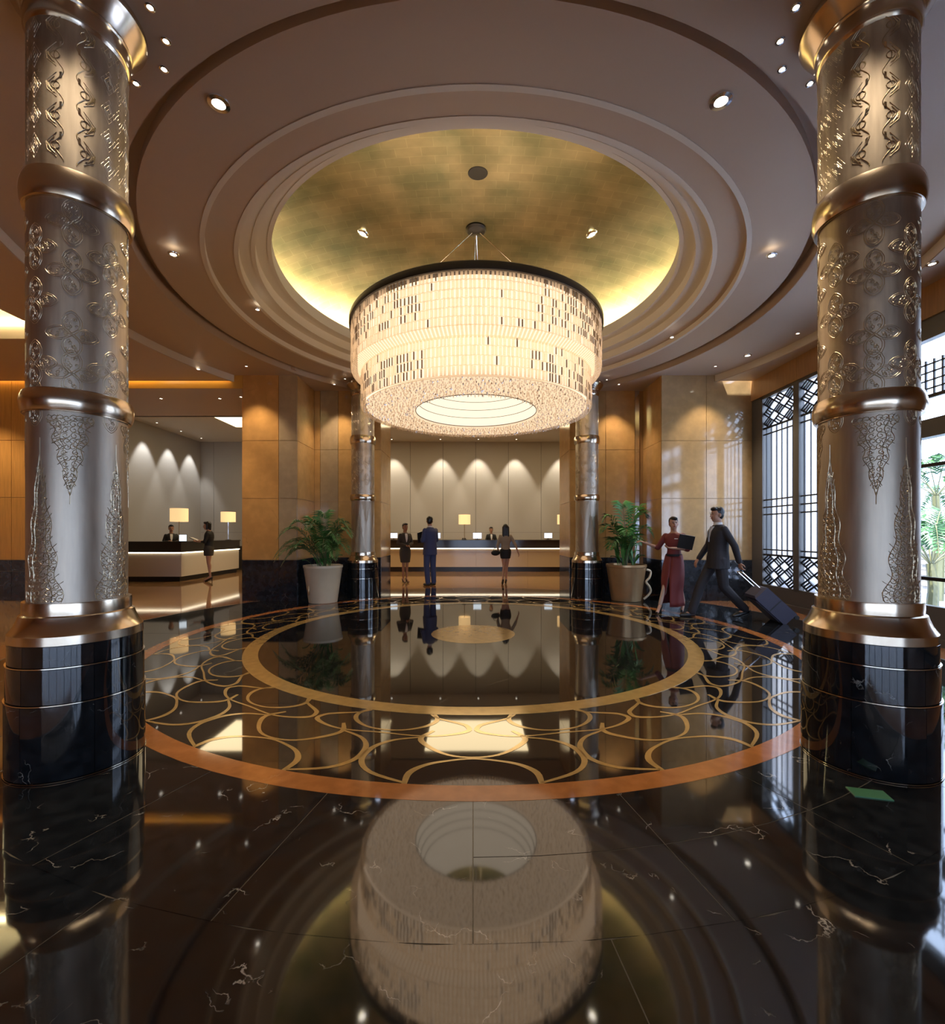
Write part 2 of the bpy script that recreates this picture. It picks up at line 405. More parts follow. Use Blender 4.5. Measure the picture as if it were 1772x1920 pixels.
def inlay_mesh(ctrl, wid):
    """ctrl: (degrees, radius, width factor) control points on the floor"""
    pts = smooth_poly(ctrl, 4)
    xy = [(r * math.sin(R(a)), -r * math.cos(R(a)), f) for a, r, f in pts]
    m = MB(); vs = []; fs = []
    for i, (x, y, f) in enumerate(xy):
        x0, y0, _ = xy[max(i - 1, 0)]; x1, y1, _ = xy[min(i + 1, len(xy) - 1)]
        d = math.hypot(x1 - x0, y1 - y0) or 1; nx, ny = -(y1 - y0) / d, (x1 - x0) / d; h = wid * f / 2
        vs += [(x + nx * h, y + ny * h, 0.0042), (x - nx * h, y - ny * h, 0.0042)]
    for i in range(len(xy) - 1): fs.append((2 * i, 2 * i + 1, 2 * i + 3, 2 * i + 2))
    return m.add(vs, fs).mesh('gold_inlay', 'gold_inlay')
def mir(c): return c[::-1] + [(-a, r, f) for a, r, f in c[1:]]
W0 = 0.030
A1 = inlay_mesh(mir([(0, 3.46, .6), (2.8, 3.495, .7), (4.6, 3.55, 1.0), (5.7, 3.64, 1.35), (5.7, 3.757, 1.0)]), W0)
E1 = [(6.4, 3.19, .6), (9, 3.245, .8), (10.5, 3.33, 1.1), (11.05, 3.43, 1.35), (10.8, 3.55, 1.2), (9.2, 3.66, .9), (5.7, 3.745, .6)]
E1a = inlay_mesh(E1, W0); E1b = inlay_mesh([(-a, r, f) for a, r, f in E1], W0)
U1 = inlay_mesh(mir([(0, 3.445, .6), (2.6, 3.415, .7), (5.0, 3.31, 1.1), (6.2, 3.20, 1.3), (5.0, 3.08, .8)]), W0)
E2 = inlay_mesh(mir([(0, 3.155, .55), (5, 3.17, .6), (8.2, 3.14, .8), (10.6, 3.075, 1.2), (10.5, 3.0, 1.2), (9.4, 2.95, 1.0), (6.2, 2.87, .7), (4.8, 2.80, .6)]), W0)
U2 = inlay_mesh(mir([(0, 3.11, .6), (2.8, 3.085, .7), (5.2, 3.0, 1.1), (6.1, 2.90, 1.2), (5.4, 2.80, .8)]), W0)
for i in range(16):
    a = R(22.5 * i)
    for me in (A1, E1a, E1b, U1): floor_part('gold_inlay', me, None, a)
    for me in (E2, U2): floor_part('gold_inlay', me, None, a + ST)

# ------------------------------------------------------------------ ceiling
def cring(r0, r1, z, th, mats, name='ceiling_ring', planes=(), seg=160, parent=None):
    me = sector(r0, r1, 0, 2 * PI, z, z + th, seg).mesh(name, mats)
    me.transform(Matrix.Translation((CC[0], CC[1], 0)))
    if planes: clip(me, planes)
    return link(name, me, parent)
P_back = ((0, 9.12, 0), (0, 1, 0)); P_back2 = ((0, 10.24, 0), (0, 1, 0)); P_right = ((5.6, 0, 0), (1, 0, 0)); P_front = ((0, -5.0, 0), (0, -1, 0))
ceiling = cring(5.36, 22, 4.39, 0.3, 'plaster', 'ceiling', [P_back, P_right, P_front, ((-6.4, 0, 0), (-1, 0, 0))])
ceiling['kind'] = 'structure'; ceiling['label'] = 'brown plaster lobby ceiling with round stepped recess'
def riser(r, z0, z1, mats, name='ceiling_step', planes=()):
    m = MB().lathe([(r - 0.004, z0), (r - 0.004, z1), (r + 0.045, z1), (r + 0.045, z0), (r - 0.004, z0)], 160, c=CC).mesh(name, mats, 30)
    if planes: clip(m, planes)
    return link(name, m, ceiling)
cring(4.20, 5.40, 4.53, 0.17, 'plaster', planes=[P_back2, P_right], parent=ceiling)
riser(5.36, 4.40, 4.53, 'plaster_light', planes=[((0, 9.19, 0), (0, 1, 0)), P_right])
cring(3.49, 4.08, 4.61, 0.05, 'plaster', planes=[P_back2], parent=ceiling)
cring(4.02, 4.26, 4.73, 0.03, 'plaster', 'ceiling_groove', planes=[P_back2], parent=ceiling)
riser(4.20, 4.535, 4.728, 'plaster', planes=[P_back2]); riser(4.032, 4.62, 4.728, 'plaster', planes=[P_back2])
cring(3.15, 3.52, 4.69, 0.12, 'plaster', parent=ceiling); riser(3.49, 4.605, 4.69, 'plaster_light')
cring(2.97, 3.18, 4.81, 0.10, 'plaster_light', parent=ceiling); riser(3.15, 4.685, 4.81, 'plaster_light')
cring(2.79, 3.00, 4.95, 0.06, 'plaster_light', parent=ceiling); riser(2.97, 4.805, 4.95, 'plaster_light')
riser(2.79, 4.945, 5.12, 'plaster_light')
dome_prof = [(3.25, 5.0), (3.24, 5.12)] + [(3.24 * math.cos(R(t)), 5.12 + 0.78 * math.sin(R(t))) for t in range(8, 89, 5)] + [(0.02, 5.90)]
link('gold_dome', MB().lathe(dome_prof, 128, c=CC).mesh('gold_dome', 'gold_leaf', 60), ceiling)
cring(2.82, 3.26, 5.0, 0.02, 'plaster_light', 'cove_ledge', parent=ceiling)
cs = MB().lathe([(3.02, 5.03), (3.02, 5.055), (3.07, 5.055), (3.07, 5.03), (3.02, 5.03)], 96, c=CC).obj('cove_strip_light', 'cove_warm')
tag(cs, 'warm light strip hidden in the cove around the gold dome', 'cove light')
# left bay ceiling with a rectangular lit coffer
lc = MB().box(-12, -6.4, -5, 3.2, 4.39, 4.6).box(-12, -6.4, 7.14, 9.12, 4.39, 4.6).box(-12, -11.2, 3.2, 7.14, 4.39, 4.6)
link('ceiling_bay', lc.mesh('ceiling_bay', 'plaster'), ceiling)
lc = MB().box(-11.3, -6.35, 3.1, 7.3, 4.85, 4.95).box(-11.3, -6.35, 7.2, 7.3, 4.6, 4.85).box(-6.4, -6.3, 3.1, 7.3, 4.6, 4.85).box(-11.3, -11.2, 3.1, 7.3, 4.6, 4.85).box(-11.3, -6.35, 3.1, 3.2, 4.6, 4.85)
link('ceiling_coffer', lc.mesh('ceiling_coffer', 'plaster_white'), ceiling)
lc = MB().box(-11.1, -6.5, 7.1, 7.13, 4.62, 4.65).obj('coffer_strip_light', 'cove_coffer')
tag(lc, 'bright warm light strip along the far side of the left ceiling coffer', 'cove light')
lc = MB().box(-6.43, -6.41, 3.3, 7.05, 4.62, 4.65).obj('coffer_strip_light', 'cove_coffer')
tag(lc, 'bright warm light strip along the right side of the left ceiling coffer', 'cove light')

# ------------------------------------------------------------------ walls
wf = MB().box(-12, -5.0, -5.2, -5.0, 0, 4.6).box(5.0, 5.8, -5.2, -5.0, 0, 4.6).box(-5.0, 5.0, -5.2, -5.0, 2.7, 4.6)
wall_front = struct('wall_front', wf, 'header_wood', label='entrance wall behind the viewpoint')
wall_left = struct('wall_left', MB().box(-12.2, -12.0, -5.2, 9.4, 0, 4.95), 'wood_amber')
wall_reception_side = struct('wall_reception_side', MB().box(-10.9, -10.7, 9.43, 18.2, 0, 5.0), 'grey_wall', label='grey side wall washed by spotlights behind left desk')
wall_back = struct('wall_back', MB().box(-10.9, 6.0, 18.05, 18.25, 0, 5.0), 'bar_black', label='grey panelled back wall behind reception')
x = -10.7
edges = [-10.7] + [0.105 + 1.285 * k for k in range(-8, 5)] + [6.0]
for a, b in zip(edges[:-1], edges[1:]):
    for z0, z1 in ((0.0, 1.395), (1.40, 4.95)):
        MB().box(a + 0.006, b - 0.006, 18.0, 18.06, z0, z1).obj('wall_panel', 'grey_wall' if b < -4 else 'grey_panel', wall_back)
ceiling_reception = struct('ceiling_reception', MB().box(-10.9, 6.0, 11.4, 18.25, 4.95, 5.1), 'plaster_white', label='pale reception ceiling')
wall_reception_right = struct('wall_reception_right', MB().box(5.8, 6.0, 9.2, 18.2, 0, 5.0), 'grey_panel')
for x0, x1, lab in ((-7.95, -5.2, 'glowing ceiling panel above the left reception desk'), (-4.4, -2.75, 'glowing ceiling panel over the left end of the long counter'), (-1.4, 1.6, 'glowing ceiling panel over the middle of the long counter'), (3.0, 4.6, 'glowing ceiling panel over the right end of the long counter')):
    o = MB().box(x0, x1, 13.3, 15.4, 4.925, 4.955).obj('ceiling_light_panel', 'panel_light')
    tag(o, lab, 'ceiling light', 'reception ceiling panels')
# walls with clad stone panels
def clad(parent, axis, pos, a0, a1, rows, mats, out, th=0.03, g=0.004, name='stone_panel'):
    """panels on a plane: axis 'y' => plane Y=pos spanning X; axis 'x' => plane X=pos spanning Y"""
    for (z0, z1), m in zip(rows, mats):
        mb = MB(); lo, hi = sorted((pos, pos + out * th))
        if axis == 'y': mb.box(a0 + g, a1 - g, lo, hi, z0 + g, z1 - g)
        else: mb.box(lo, hi, a0 + g, a1 - g, z0 + g, z1 - g)
        mb.obj(name, m, parent)
ROWS = ((0.0, 0.825), (0.825, 2.06), (2.06, 3.22), (3.22, 4.56))
def mats(m): return ('dark_base', m, m, m)
pier = struct('wall_pier_left', MB().box(-4.62, -3.56, 9.23, 11.4, 0, 4.56), 'header_wood', label='amber stone clad pier beside left opening')
clad(pier, 'y', 9.23, -4.62, -3.90, ROWS, mats('amber_stone'), -1)
clad(pier, 'y', 9.23, -3.90, -3.53, ROWS, mats('onyx_stone'), -1)
clad(pier, 'x', -3.56, 9.23, 10.2, ROWS, mats('gold_stone'), 1)
clad(pier, 'x', -4.62, 9.23, 11.4, ROWS, mats('amber_stone'), -1)
rec = struct('wall_recess_left', MB().box(-3.56, -2.08, 10.23, 11.4, 0, 4.56), 'header_wood', label='gold stone wall behind left palm and far column')
clad(rec, 'y', 10.23, -3.53, -3.40, ROWS, mats('gold_stone'), -1)
clad(rec, 'y', 10.23, -3.40, -3.00, ROWS, mats('onyx_stone'), -1)
clad(rec, 'y', 10.23, -3.00, -2.05, ROWS, mats('gold_stone'), -1)
clad(rec, 'x', -2.08, 10.23, 11.4, ROWS, mats('gold_stone'), 1)
recr = struct('wall_recess_right', MB().box(2.18, 3.81, 10.23, 11.4, 0, 4.56), 'header_wood', label='gold stone wall behind right palm and far column')
clad(recr, 'x', 2.18, 10.23, 11.4, ROWS, mats('gold_stone'), -1)
clad(recr, 'y', 10.23, 2.15, 2.95, ROWS, mats('gold_stone'), -1)
clad(recr, 'y', 10.23, 2.95, 3.60, ROWS, mats('gold_stone'), -1)
clad(recr, 'y', 10.23, 3.60, 3.70, ROWS, ('chrome', 'chrome', 'chrome', 'chrome'), -1, name='mirror_strip')
pierr = struct('wall_pier_right', MB().box(3.81, 5.8, 9.23, 11.4, 0, 4.56), 'header_wood', label='polished tan stone wall behind the walking couple')
clad(pierr, 'x', 3.81, 9.23, 10.2, ROWS, mats('gold_stone'), -1)
for a, b in ((3.78, 4.68), (4.68, 5.6)): clad(pierr, 'y', 9.23, a, b, ROWS, mats('tan_stone'), -1)
# left wood wall
ww = struct('wall_wood_left', MB().box(-12.0, -7.15, 9.24, 9.42, 0, 4.6), 'header_wood', label='amber timber panelled wall at far left')
for a, b in ((-12, -11.0), (-11.0, -10.13), (-10.13, -9.27), (-9.27, -8.4), (-8.4, -7.6), (-7.6, -7.15)):
    clad(ww, 'y', 9.24, a, b, ((0, 0.60), (0.60, 0.825), (0.825, 2.08), (2.08, 3.23), (3.23, 4.58)), ('dark_base', 'dark_base', 'wood_amber', 'wood_amber', 'wood_amber'), -1, name='timber_panel')
# soffits and fascia
sof = struct('trim_1', MB().box(-12, -4.62, 9.43, 11.45, 4.27, 4.6).box(-7.15, -4.62, 9.24, 9.43, 4.27, 4.6), 'plaster', label='brown soffit over left opening')
MB().box(-7.15, -4.62, 9.2, 9.24, 4.27, 4.6).obj('fascia', 'fascia_gold', sof)
struct('trim_2', MB().box(-2.08, 2.18, 10.24, 11.45, 4.27, 4.7), 'plaster', label='soffit over middle opening')
struct('trim_3', MB().box(-12, 6, 11.38, 11.5, 4.27, 5.1), 'plaster_white', label='drop wall above openings on reception side')
struct('trim_4', MB().box(-12, -3.5, 9.0, 9.3, 4.58, 4.68), 'plaster', label='top of the light slot over left openings')
sl = MB().box(-12, -4.95, 9.125, 9.165, 4.50, 4.54).obj('slot_strip_light', 'cove_yellow')
tag(sl, 'thin amber light strip in the slot above the timber wall', 'cove light')
# right wall with windows
WIN = [(3.4, 6.05), (6.95, 8.93)]
wr = MB()
ys = [-5.0] + [v for p in WIN for v in p] + [9.24]
for i in range(0, len(ys), 2): wr.box(5.6, 5.8, ys[i], ys[i + 1], 0, 4.0)
for a, b in WIN: wr.box(5.6, 5.8, a, b, 0, 0.33)
wall_right = struct('wall_right', wr, 'frame_grey', label='grey framed window wall on the right')
for a, b in ((-5, -2.2), (-2.2, 0.6), (0.6, 3.35)):
    for z0, z1 in ((0.12, 1.4), (1.4, 2.7), (2.7, 4.0)): MB().box(5.575, 5.61, a + 0.003, b - 0.003, z0 + .003, z1 - .003).obj('timber_panel', 'header_wood', wall_right)
for a, b in ((-5, -0.3), (-0.3, 3.7), (3.7, 6.5), (6.5, 7.9), (7.9, 9.2)):
    MB().box(5.57, 5.8, a + 0.003, b - 0.003, 4.0, 4.6).obj('header_panel', 'header_wood', wall_right)
MB().box(5.55, 5.61, -5, 9.2, 0.0, 0.10).obj('skirting', 'frame_grey', wall_right)
for a, b in WIN: portal((5.85, (a + b) / 2, 2.15), (0, R(90), 0), 3.6, b - a)
portal((0.0, -5.15, 1.35), (R(90), 0, 0), 10.0, 2.7)

def lattice_window(name, y0, y1, label):
    """two leaves with fretwork panels and slim black bars, seen from inside (plane X=5.6)"""
    z0, z1 = 0.33, 4.0; X = 5.64
    fr = MB(); t = 0.05
    fr.box(X - .04, X + .06, y0, y1, z0, z0 + t).box(X - .04, X + .06, y0, y1, z1 - t, z1).box(X - .04, X + .06, y0, y0 + t, z0, z1).box(X - .04, X + .06, y1 - t, y1, z0, z1)
    win = struct(name, fr, 'frame_grey', label=label)
    ym = (y0 + y1) / 2
    MB().box(X - .05, X + .05, ym - .07, ym + .07, z0 + t, z1 - t).obj('mullion', 'frame_grey', win)
    for a, b in ((y0 + t, ym - .07), (ym + .07, y1 - t)):
        zf0, zf1, zt0, zt1 = z0 + t, z0 + .62, z1 - .62, z1 - t
        for zz, hh in ((zf1, .018), (zt0, .018), (zf1 + .10, .012), (zt0 - .12, .012), (1.72, .012), (1.86, .012), (2.0, .012)):
            MB().box(X - .012, X + .012, a, b, zz - hh, zz + hh).obj('glazing_bar', 'bar_black', win)
        n = 6
        for k in range(n):
            y = a + (b - a) * (k + 0.5) / n
            MB().box(X - .01, X + .01, y - .007, y + .007, zf1, zt0).obj('glazing_bar', 'bar_black', win)
        for u0, u1 in ((zf0, zf1), (zt0, zt1)):
            rn = random.Random(int(u0 * 100)); fw = MB()
            rows, cols = 3, 3; ch = (u1 - u0) / rows; cw = (b - a) / cols
            for r in range(rows):
                for c in range(cols):
                    cy, cz = a + cw * (c + .5), u0 + ch * (r + .5)
                    d = 1 if (r + c) % 2 else -1
                    for o in (-.55, -.18, .18, .55):
                        ln = (1 - abs(o)) * 0.62
                        ctr = Vector((X, cy + d * o * cw * .45, cz - o * ch * .45)); ax = Vector((0, d * cw * .5 * ln, ch * .5 * ln))
                        fw.obox(ctr, ax, Vector((.012, 0, 0)), ax.cross(Vector((1, 0, 0))).normalized() * .0115)
                    q = [Vector((X, cy, cz + ch / 2)), Vector((X, cy + cw / 2, cz)), Vector((X, cy, cz - ch / 2)), Vector((X, cy - cw / 2, cz))]
                    for k in range(4):
                        p0, p1 = q[k], q[(k + 1) % 4]; ax = (p1 - p0) / 2
                        fw.obox((p0 + p1) / 2, ax, Vector((.012, 0, 0)), ax.cross(Vector((1, 0, 0))).normalized() * .011)
            fw.obj('fretwork', 'bar_black', win)
        MB().box(X + .03, X + .036, a, b, z0 + t, z1 - t).obj('pane', 'window_glass', win)
    return win
lattice_window('window_1', 6.95, 8.93, 'tall lattice window with black bars and fretwork, beside tan stone wall')
def plain_window(name, y0, y1, label, grille=True):
    z0, z1 = 0.33, 4.0; X = 5.64; t = 0.06; fr = MB()
    fr.box(X - .04, X + .06, y0, y1, z0, z0 + .14).box(X - .04, X + .06, y0, y1, z1 - .25, z1).box(X - .04, X + .06, y0, y0 + t, z0, z1).box(X - .04, X + .06, y1 - t, y1, z0, z1)
    win = struct(name, fr, 'frame_grey', label=label)
    MB().box(X - .07, X + .07, y0, y1, 2.54, 2.76).obj('transom', 'frame_grey', win)
    for zz in (2.2, 0.80, 3.05): MB().box(X - .02, X + .02, y0, y1, zz - .022, zz + .022).obj('glazing_bar', 'dark_metal', win)
    n = 4
    for k in range(1, n):
        y = y0 + (y1 - y0) * k / n
        MB().box(X - .025, X + .025, y - .03, y + .03, z0 + .14, z1 - .25).obj('mullion', 'frame_grey', win)
    if grille:
        g = MB()
        for k in range(24):
            y = y0 + .08 + (y1 - y0 - .16) * (k + .5) / 24
            g.box(X - .01, X + .01, y - .008, y + .008, 3.07, 3.5)
        for z in (3.15, 3.25, 3.35, 3.45): g.box(X - .01, X + .01, y0 + t, y1 - t, z - .008, z + .008)
        g.obj('grille', 'bar_black', win)
    MB().box(X + .03, X + .036, y0 + t, y1 - t, z0 + .14, z1 - .25).obj('pane', 'window_glass', win)
plain_window('window_2', 3.4, 6.05, 'grey framed glazed door bay behind right foreground column')
ew = MB()
for k in range(7):
    x = -5.0 + 10.0 * k / 6; ew.box(x - .04, x + .04, -5.12, -5.02, 0, 2.7)
ew.box(-5.0, 5.0, -5.12, -5.02, 2.15, 2.22)
ef = struct('window_3', ew, 'frame_grey', label='wide glazed entrance behind the viewpoint')
MB().box(-5.0, 5.0, -5.08, -5.075, 0, 2.7).obj('pane', 'window_glass', ef)
# outside
struct('ground_outside', MB().box(5.8, 30, -12, 30, -0.3, -0.05), 'outside_paving', label='pale paving outside the windows')
struct('ground_forecourt', MB().box(-25, 5.79, -40, -5.2, -0.3, -0.02), 'forecourt_paving', label='pale paving of the forecourt behind the viewpoint')
struct('porch_sky_blocker', MB().box(-10, 5.79, -14, -5.21, 4.2, 4.5), 'plaster', label='unseen roof added over the forecourt to cut sky light at the entrance')  # out-of-view roof, added so less sky light comes through the entrance
scr = struct('wall_screen', MB().box(7.6, 7.8, 8.9, 14.5, -0.1, 5.2), 'screen_grey', label='pale grey screen wall outside the lattice window')
for k in range(11): MB().box(7.42, 7.6, 8.95 + .5 * k, 8.95 + .5 * k + .2, -0.1, 5.2).obj('fin', 'screen_fin', scr)
gwo = struct('wall_garden', MB().box(11.0, 11.3, -6, 24, -0.1, 1.15), 'outside_wall', label='low stone garden wall outside')
for k in range(9):
    for i in range(26):
        y = -2 + i * 0.8 + (0.4 if k % 2 else 0)
        if 2 < y < 18: MB().box(10.95 + 0.02 * ((i * 7 + k * 3) % 3), 11.02, y + .01, y + .79, -0.05 + k * .13, -0.05 + k * .13 + .12).obj('stone', 'outside_wall', gwo)

# ------------------------------------------------------------------ columns
SR = 0.237
def ridge(polys, r, w=0.006, h=0.005, name='engraving', mat='relief_metal'):
    """raised ridges on a cylinder of radius r: polys are lists of (arc length, height)"""
    m = MB()
    for pl in polys:
        n = len(pl)
        if n < 2: continue
        vs = []; fs = []
        for i, (s, v) in enumerate(pl):
            s0, v0 = pl[max(i - 1, 0)]; s1, v1 = pl[min(i + 1, n - 1)]
            d = math.hypot(s1 - s0, v1 - v0) or 1; ns, nv = -(v1 - v0) / d, (s1 - s0) / d
            for k, (o, rr) in enumerate(((-w / 2, r - .001), (0, r + h), (w / 2, r - .001))):
                a = (s + ns * o) / r; vs.append((rr * math.sin(a), -rr * math.cos(a), v + nv * o))
        for i in range(n - 1):
            a = i * 3; fs += [(a, a + 1, a + 4, a + 3), (a + 1, a + 2, a + 5, a + 4)]
        m.add(vs, fs)
    return m.mesh(name, mat)
def spiral(cs, cv, r, a0, turns, d=1, n=9):
    return [(cs + r * (1 - .75 * k / n) * math.cos(a0 + d * turns * 2 * PI * k / n), cv + r * (1 - .75 * k / n) * math.sin(a0 + d * turns * 2 * PI * k / n)) for k in range(n + 1)]
def oval(cs, cv, rx, ry, rot=0.0, n=14, pw=1.0):
    out = []
    for k in range(n + 1):
        a = 2 * PI * k / n; x, y = rx * math.cos(a) , ry * math.sin(a) * abs(math.cos(a / 2 + PI / 2)) ** 0 * (1 - 0.35 * abs(math.cos(a)) ** 3)
        out.append((cs + x * math.cos(rot) - y * math.sin(rot), cv + x * math.sin(rot) + y * math.cos(rot)))
    return out
rn = random.Random(3)
# upper: wavy bead chains on both sides of a plain stripe, square key blocks beside them
up = []
per = 0.168
for sg in (-1, 1):
    base = [(sg * (.050 - .022 * math.cos(2 * PI * k / 12)), 3.44 + per * k / 12) for k in range(0, 61)]
    up.append(base)
    for j in range(5):
        zc = 3.44 + per * (j + .5); cs_ = sg * .066
        up.append([(cs_ + .021 * math.cos(2 * PI * k / 10), zc + .021 * math.sin(2 * PI * k / 10)) for k in range(11)])
        up.append([(sg * .060, zc + .07), (sg * .112, zc + .012), (sg * .104, zc - .03), (sg * .060, zc - .065)])
        up.append([(sg * .070, zc + .045), (sg * .098, zc + .008), (sg * .092, zc - .02), (sg * .066, zc - .045)])
        for q in range(5): up.append([(sg * (.075 + .007 * q), zc - .045 + .008 * q), (sg * (.088 + .005 * q), zc - .02 + .009 * q)])
        for q in range(6): up.append([(sg * .036, zc + .08 - .006 * q), (sg * .046, zc + .074 - .006 * q)])
UP = ridge(up, SR, .006, .0026)
key = []
for j in range(5):
    zc = 3.52 + per * j
    q = [(0, .07), (.042, 0), (0, -.07), (-.042, 0), (0, .07)]
    key.append([(a, zc + b) for a, b in q]); key.append([(a * .62, zc + b * .62) for a, b in q]); key.append([(a * .25, zc + b * .25) for a, b in q])
    key += [[(-.03, zc + .022), (.0, zc - .028)], [(.03, zc - .022), (0, zc + .028)], [(-.018, zc + .045), (.024, zc - .0)], [(.018, zc - .045), (-.024, zc)]]
KEY = ridge(key, SR, .0045, .0009)
# middle: quatrefoil lozenge
qf = []
for a, rx, ry in ((0, .062, .040), (90, .068, .046), (180, .062, .040), (270, .068, .046)):
    d = R(a); cx, cy = math.cos(d) * .062, math.sin(d) * .064
    qf.append(oval(cx, cy, rx, ry, d)); qf.append(oval(cx, cy, rx * .80, ry * .78, d))
    for k in range(9):
        t, u = rn.uniform(-.6, .6), rn.uniform(-.5, .5)
        px, py = cx + (t * rx) * math.cos(d) - u * ry * math.sin(d), cy + t * rx * math.sin(d) + u * ry * math.cos(d)
        qf.append(spiral(px, py, .012, rn.uniform(0, 6), .9, rn.choice((-1, 1)), 6))
QF = ridge(qf, SR, .005, .0018)
# lower: flame shaped foliage rising from the base, and a shorter one hanging from the ring
def flame(h, wd, z0, sgn, dens):
    out = [[(0, z0 + sgn * h * 1.0), (0, z0 + sgn * h * .86)]]
    prof = lambda t: wd * (1 - t) ** 0.9 * (0.92 + .16 * math.sin(t * 26))
    for sd in (-1, 1):
        out.append([(sd * prof(t / 40), z0 + sgn * h * .9 * t / 40) for t in range(41)])
        out.append([(sd * prof(t / 40) * .55, z0 + sgn * h * .85 * t / 40) for t in range(39)])
        for k in range(dens):
            t = (k + .5) / dens * .93; wv = prof(t)
            for j in range(max(1, int(wv / .026))):
                c = wv * (j + .5) / max(1, int(wv / .026))
                r = .021 * (1 - .35 * t)
                out.append(spiral(sd * c, z0 + sgn * h * .9 * t, r, sd * rn.uniform(0, 2), 1.1, sd, 8))
        for k in range(int(dens * .8)):
            t = (k + .3) / (dens * .8) * .9; wv = prof(t)
            out.append([(sd * wv * .2, z0 + sgn * h * .9 * t), (sd * wv * .6, z0 + sgn * h * .9 * (t + .03)), (sd * wv, z0 + sgn * h * .9 * (t + .075))])
    return out
FL = ridge(flame(.92, .115, 0.97, 1, 22), SR, .0055, .0026)
FLD = ridge(flame(.50, .105, 2.02, -1, 13), SR, .0055, .0020)
prof_cap = [(SR, 4.24), (.246, 4.255), (.252, 4.27), (.252, 4.345), (.258, 4.355), (.258, 4.362), (.262, 4.366), (.285, 4.40), (.318, 4.44), (.336, 4.47), (.338, 4.50), (.328, 4.515), (.325, 4.525)]
def ring_prof(z0, z1, o):
    n = 9; return [(SR - .01, z0 - .006), (SR + .012, z0 - .006), (SR + .012, z0)] + [(SR + .012 + o * math.sin(PI * (k + .6) / (n + .2)) ** .6, z0 + (z1 - z0) * k / (n - 1)) for k in range(n)] + [(SR + .01, z1), (SR + .01, z1 + .006), (SR - .01, z1 + .006)]
prof_base = [(SR - .01, .965), (SR + .018, .965), (SR + .020, .955), (SR + .020, .895), (SR + .032, .888), (SR + .034, .88), (SR + .040, .86), (SR + .052, .83), (SR + .070, .80), (SR + .078, .79), (SR + .080, .742), (SR + .05, .74)]
CMESH = {
    'shaft': MB().lathe([(SR, .93), (SR, 4.26)], 64).mesh('shaft', 'column_metal', 60),
    'capital': MB().lathe(prof_cap, 64).mesh('capital', 'ring_metal', 25),
    'ring_up': MB().lathe(ring_prof(3.24, 3.40, .022), 64).mesh('collar_ring', 'ring_metal', 40),
    'ring_lo': MB().lathe(ring_prof(2.045, 2.165, .020), 64).mesh('collar_ring', 'ring_metal', 40),
    'base': MB().lathe(prof_base, 64).mesh('flared_base', 'ring_metal', 25),
    'core': MB().lathe([(.30, 0), (.30, .742), (.2, .742)], 48).mesh('plinth_core', 'plinth_marble', 30),
}
def drum(r, z0, z1):
    g = .0012; a1 = PI / 3
    m = MB(); vs = []; fs = []; n = 10
    for i in range(n + 1):
        a = g / r + (a1 - 2 * g / r) * i / n; c, s_ = math.cos(a), math.sin(a)
        for rr, z in ((.29, z0), (r, z0), (r, z1 - .004), (r - .004, z1), (.29, z1)): vs.append((rr * c, rr * s_, z))
    for i in range(n):
        for k in range(5): l = (k + 1) % 5; fs.append((i * 5 + k, (i + 1) * 5 + k, (i + 1) * 5 + l, i * 5 + l))
    fs += [(0, 1, 2, 3, 4), tuple(n * 5 + k for k in (4, 3, 2, 1, 0))]
    return m.add(vs, fs).mesh('stone_panel', 'plinth_marble', 25)
DR = [drum(.327, .012, .418), drum(.321, .426, .618), drum(.315, .626, .742)]
PIN = [MB().lathe([(.25, z), (r, z), (r, z + .005), (.25, z + .005)], 64).mesh('brass_line', 'trim_metal', 30) for r, z in ((.3295, .418), (.3235, .618), (.331, .003))]
LENS = MB().lathe([(.0005, -.004), (.03, -.004), (.031, -.001)], 16).mesh('lens', 'lens_glow')
TRIM = MB().lathe([(.028, -.008), (.046, -.006), (.048, 0), (.03, 0)], 20).mesh('trim_ring', 'chrome', 40)
def downlight(loc, label, group, sc=1.0, watts=0, target=None, angle=60, blend=.6, trim=TRIM, color=(1.0, 0.82, 0.6)):
    t = thing('downlight', label, 'ceiling light', loc, 0, group)
    for nm, me in (('trim_ring', trim), ('lens', LENS)):
        o = link(nm, me, t); o.scale = (sc, sc, sc)
    if watts: spot(t, (loc[0], loc[1], loc[2] - .03), target or (loc[0], loc[1], 0), watts, angle, blend, .04, color)
    return t
COLS = [(-2.39, 2.786, 'engraved metal column in the left foreground with black marble plinth', 35), (2.39, 2.786, 'engraved metal column in the right foreground with black marble plinth', -35),
        (-2.34, 9.75, 'far left engraved metal column beside the potted palm and counter opening', 10), (2.42, 9.75, 'far right engraved metal column beside the potted palm and counter opening', -10)]
CN = ('left foreground', 'right foreground', 'far left', 'far right')
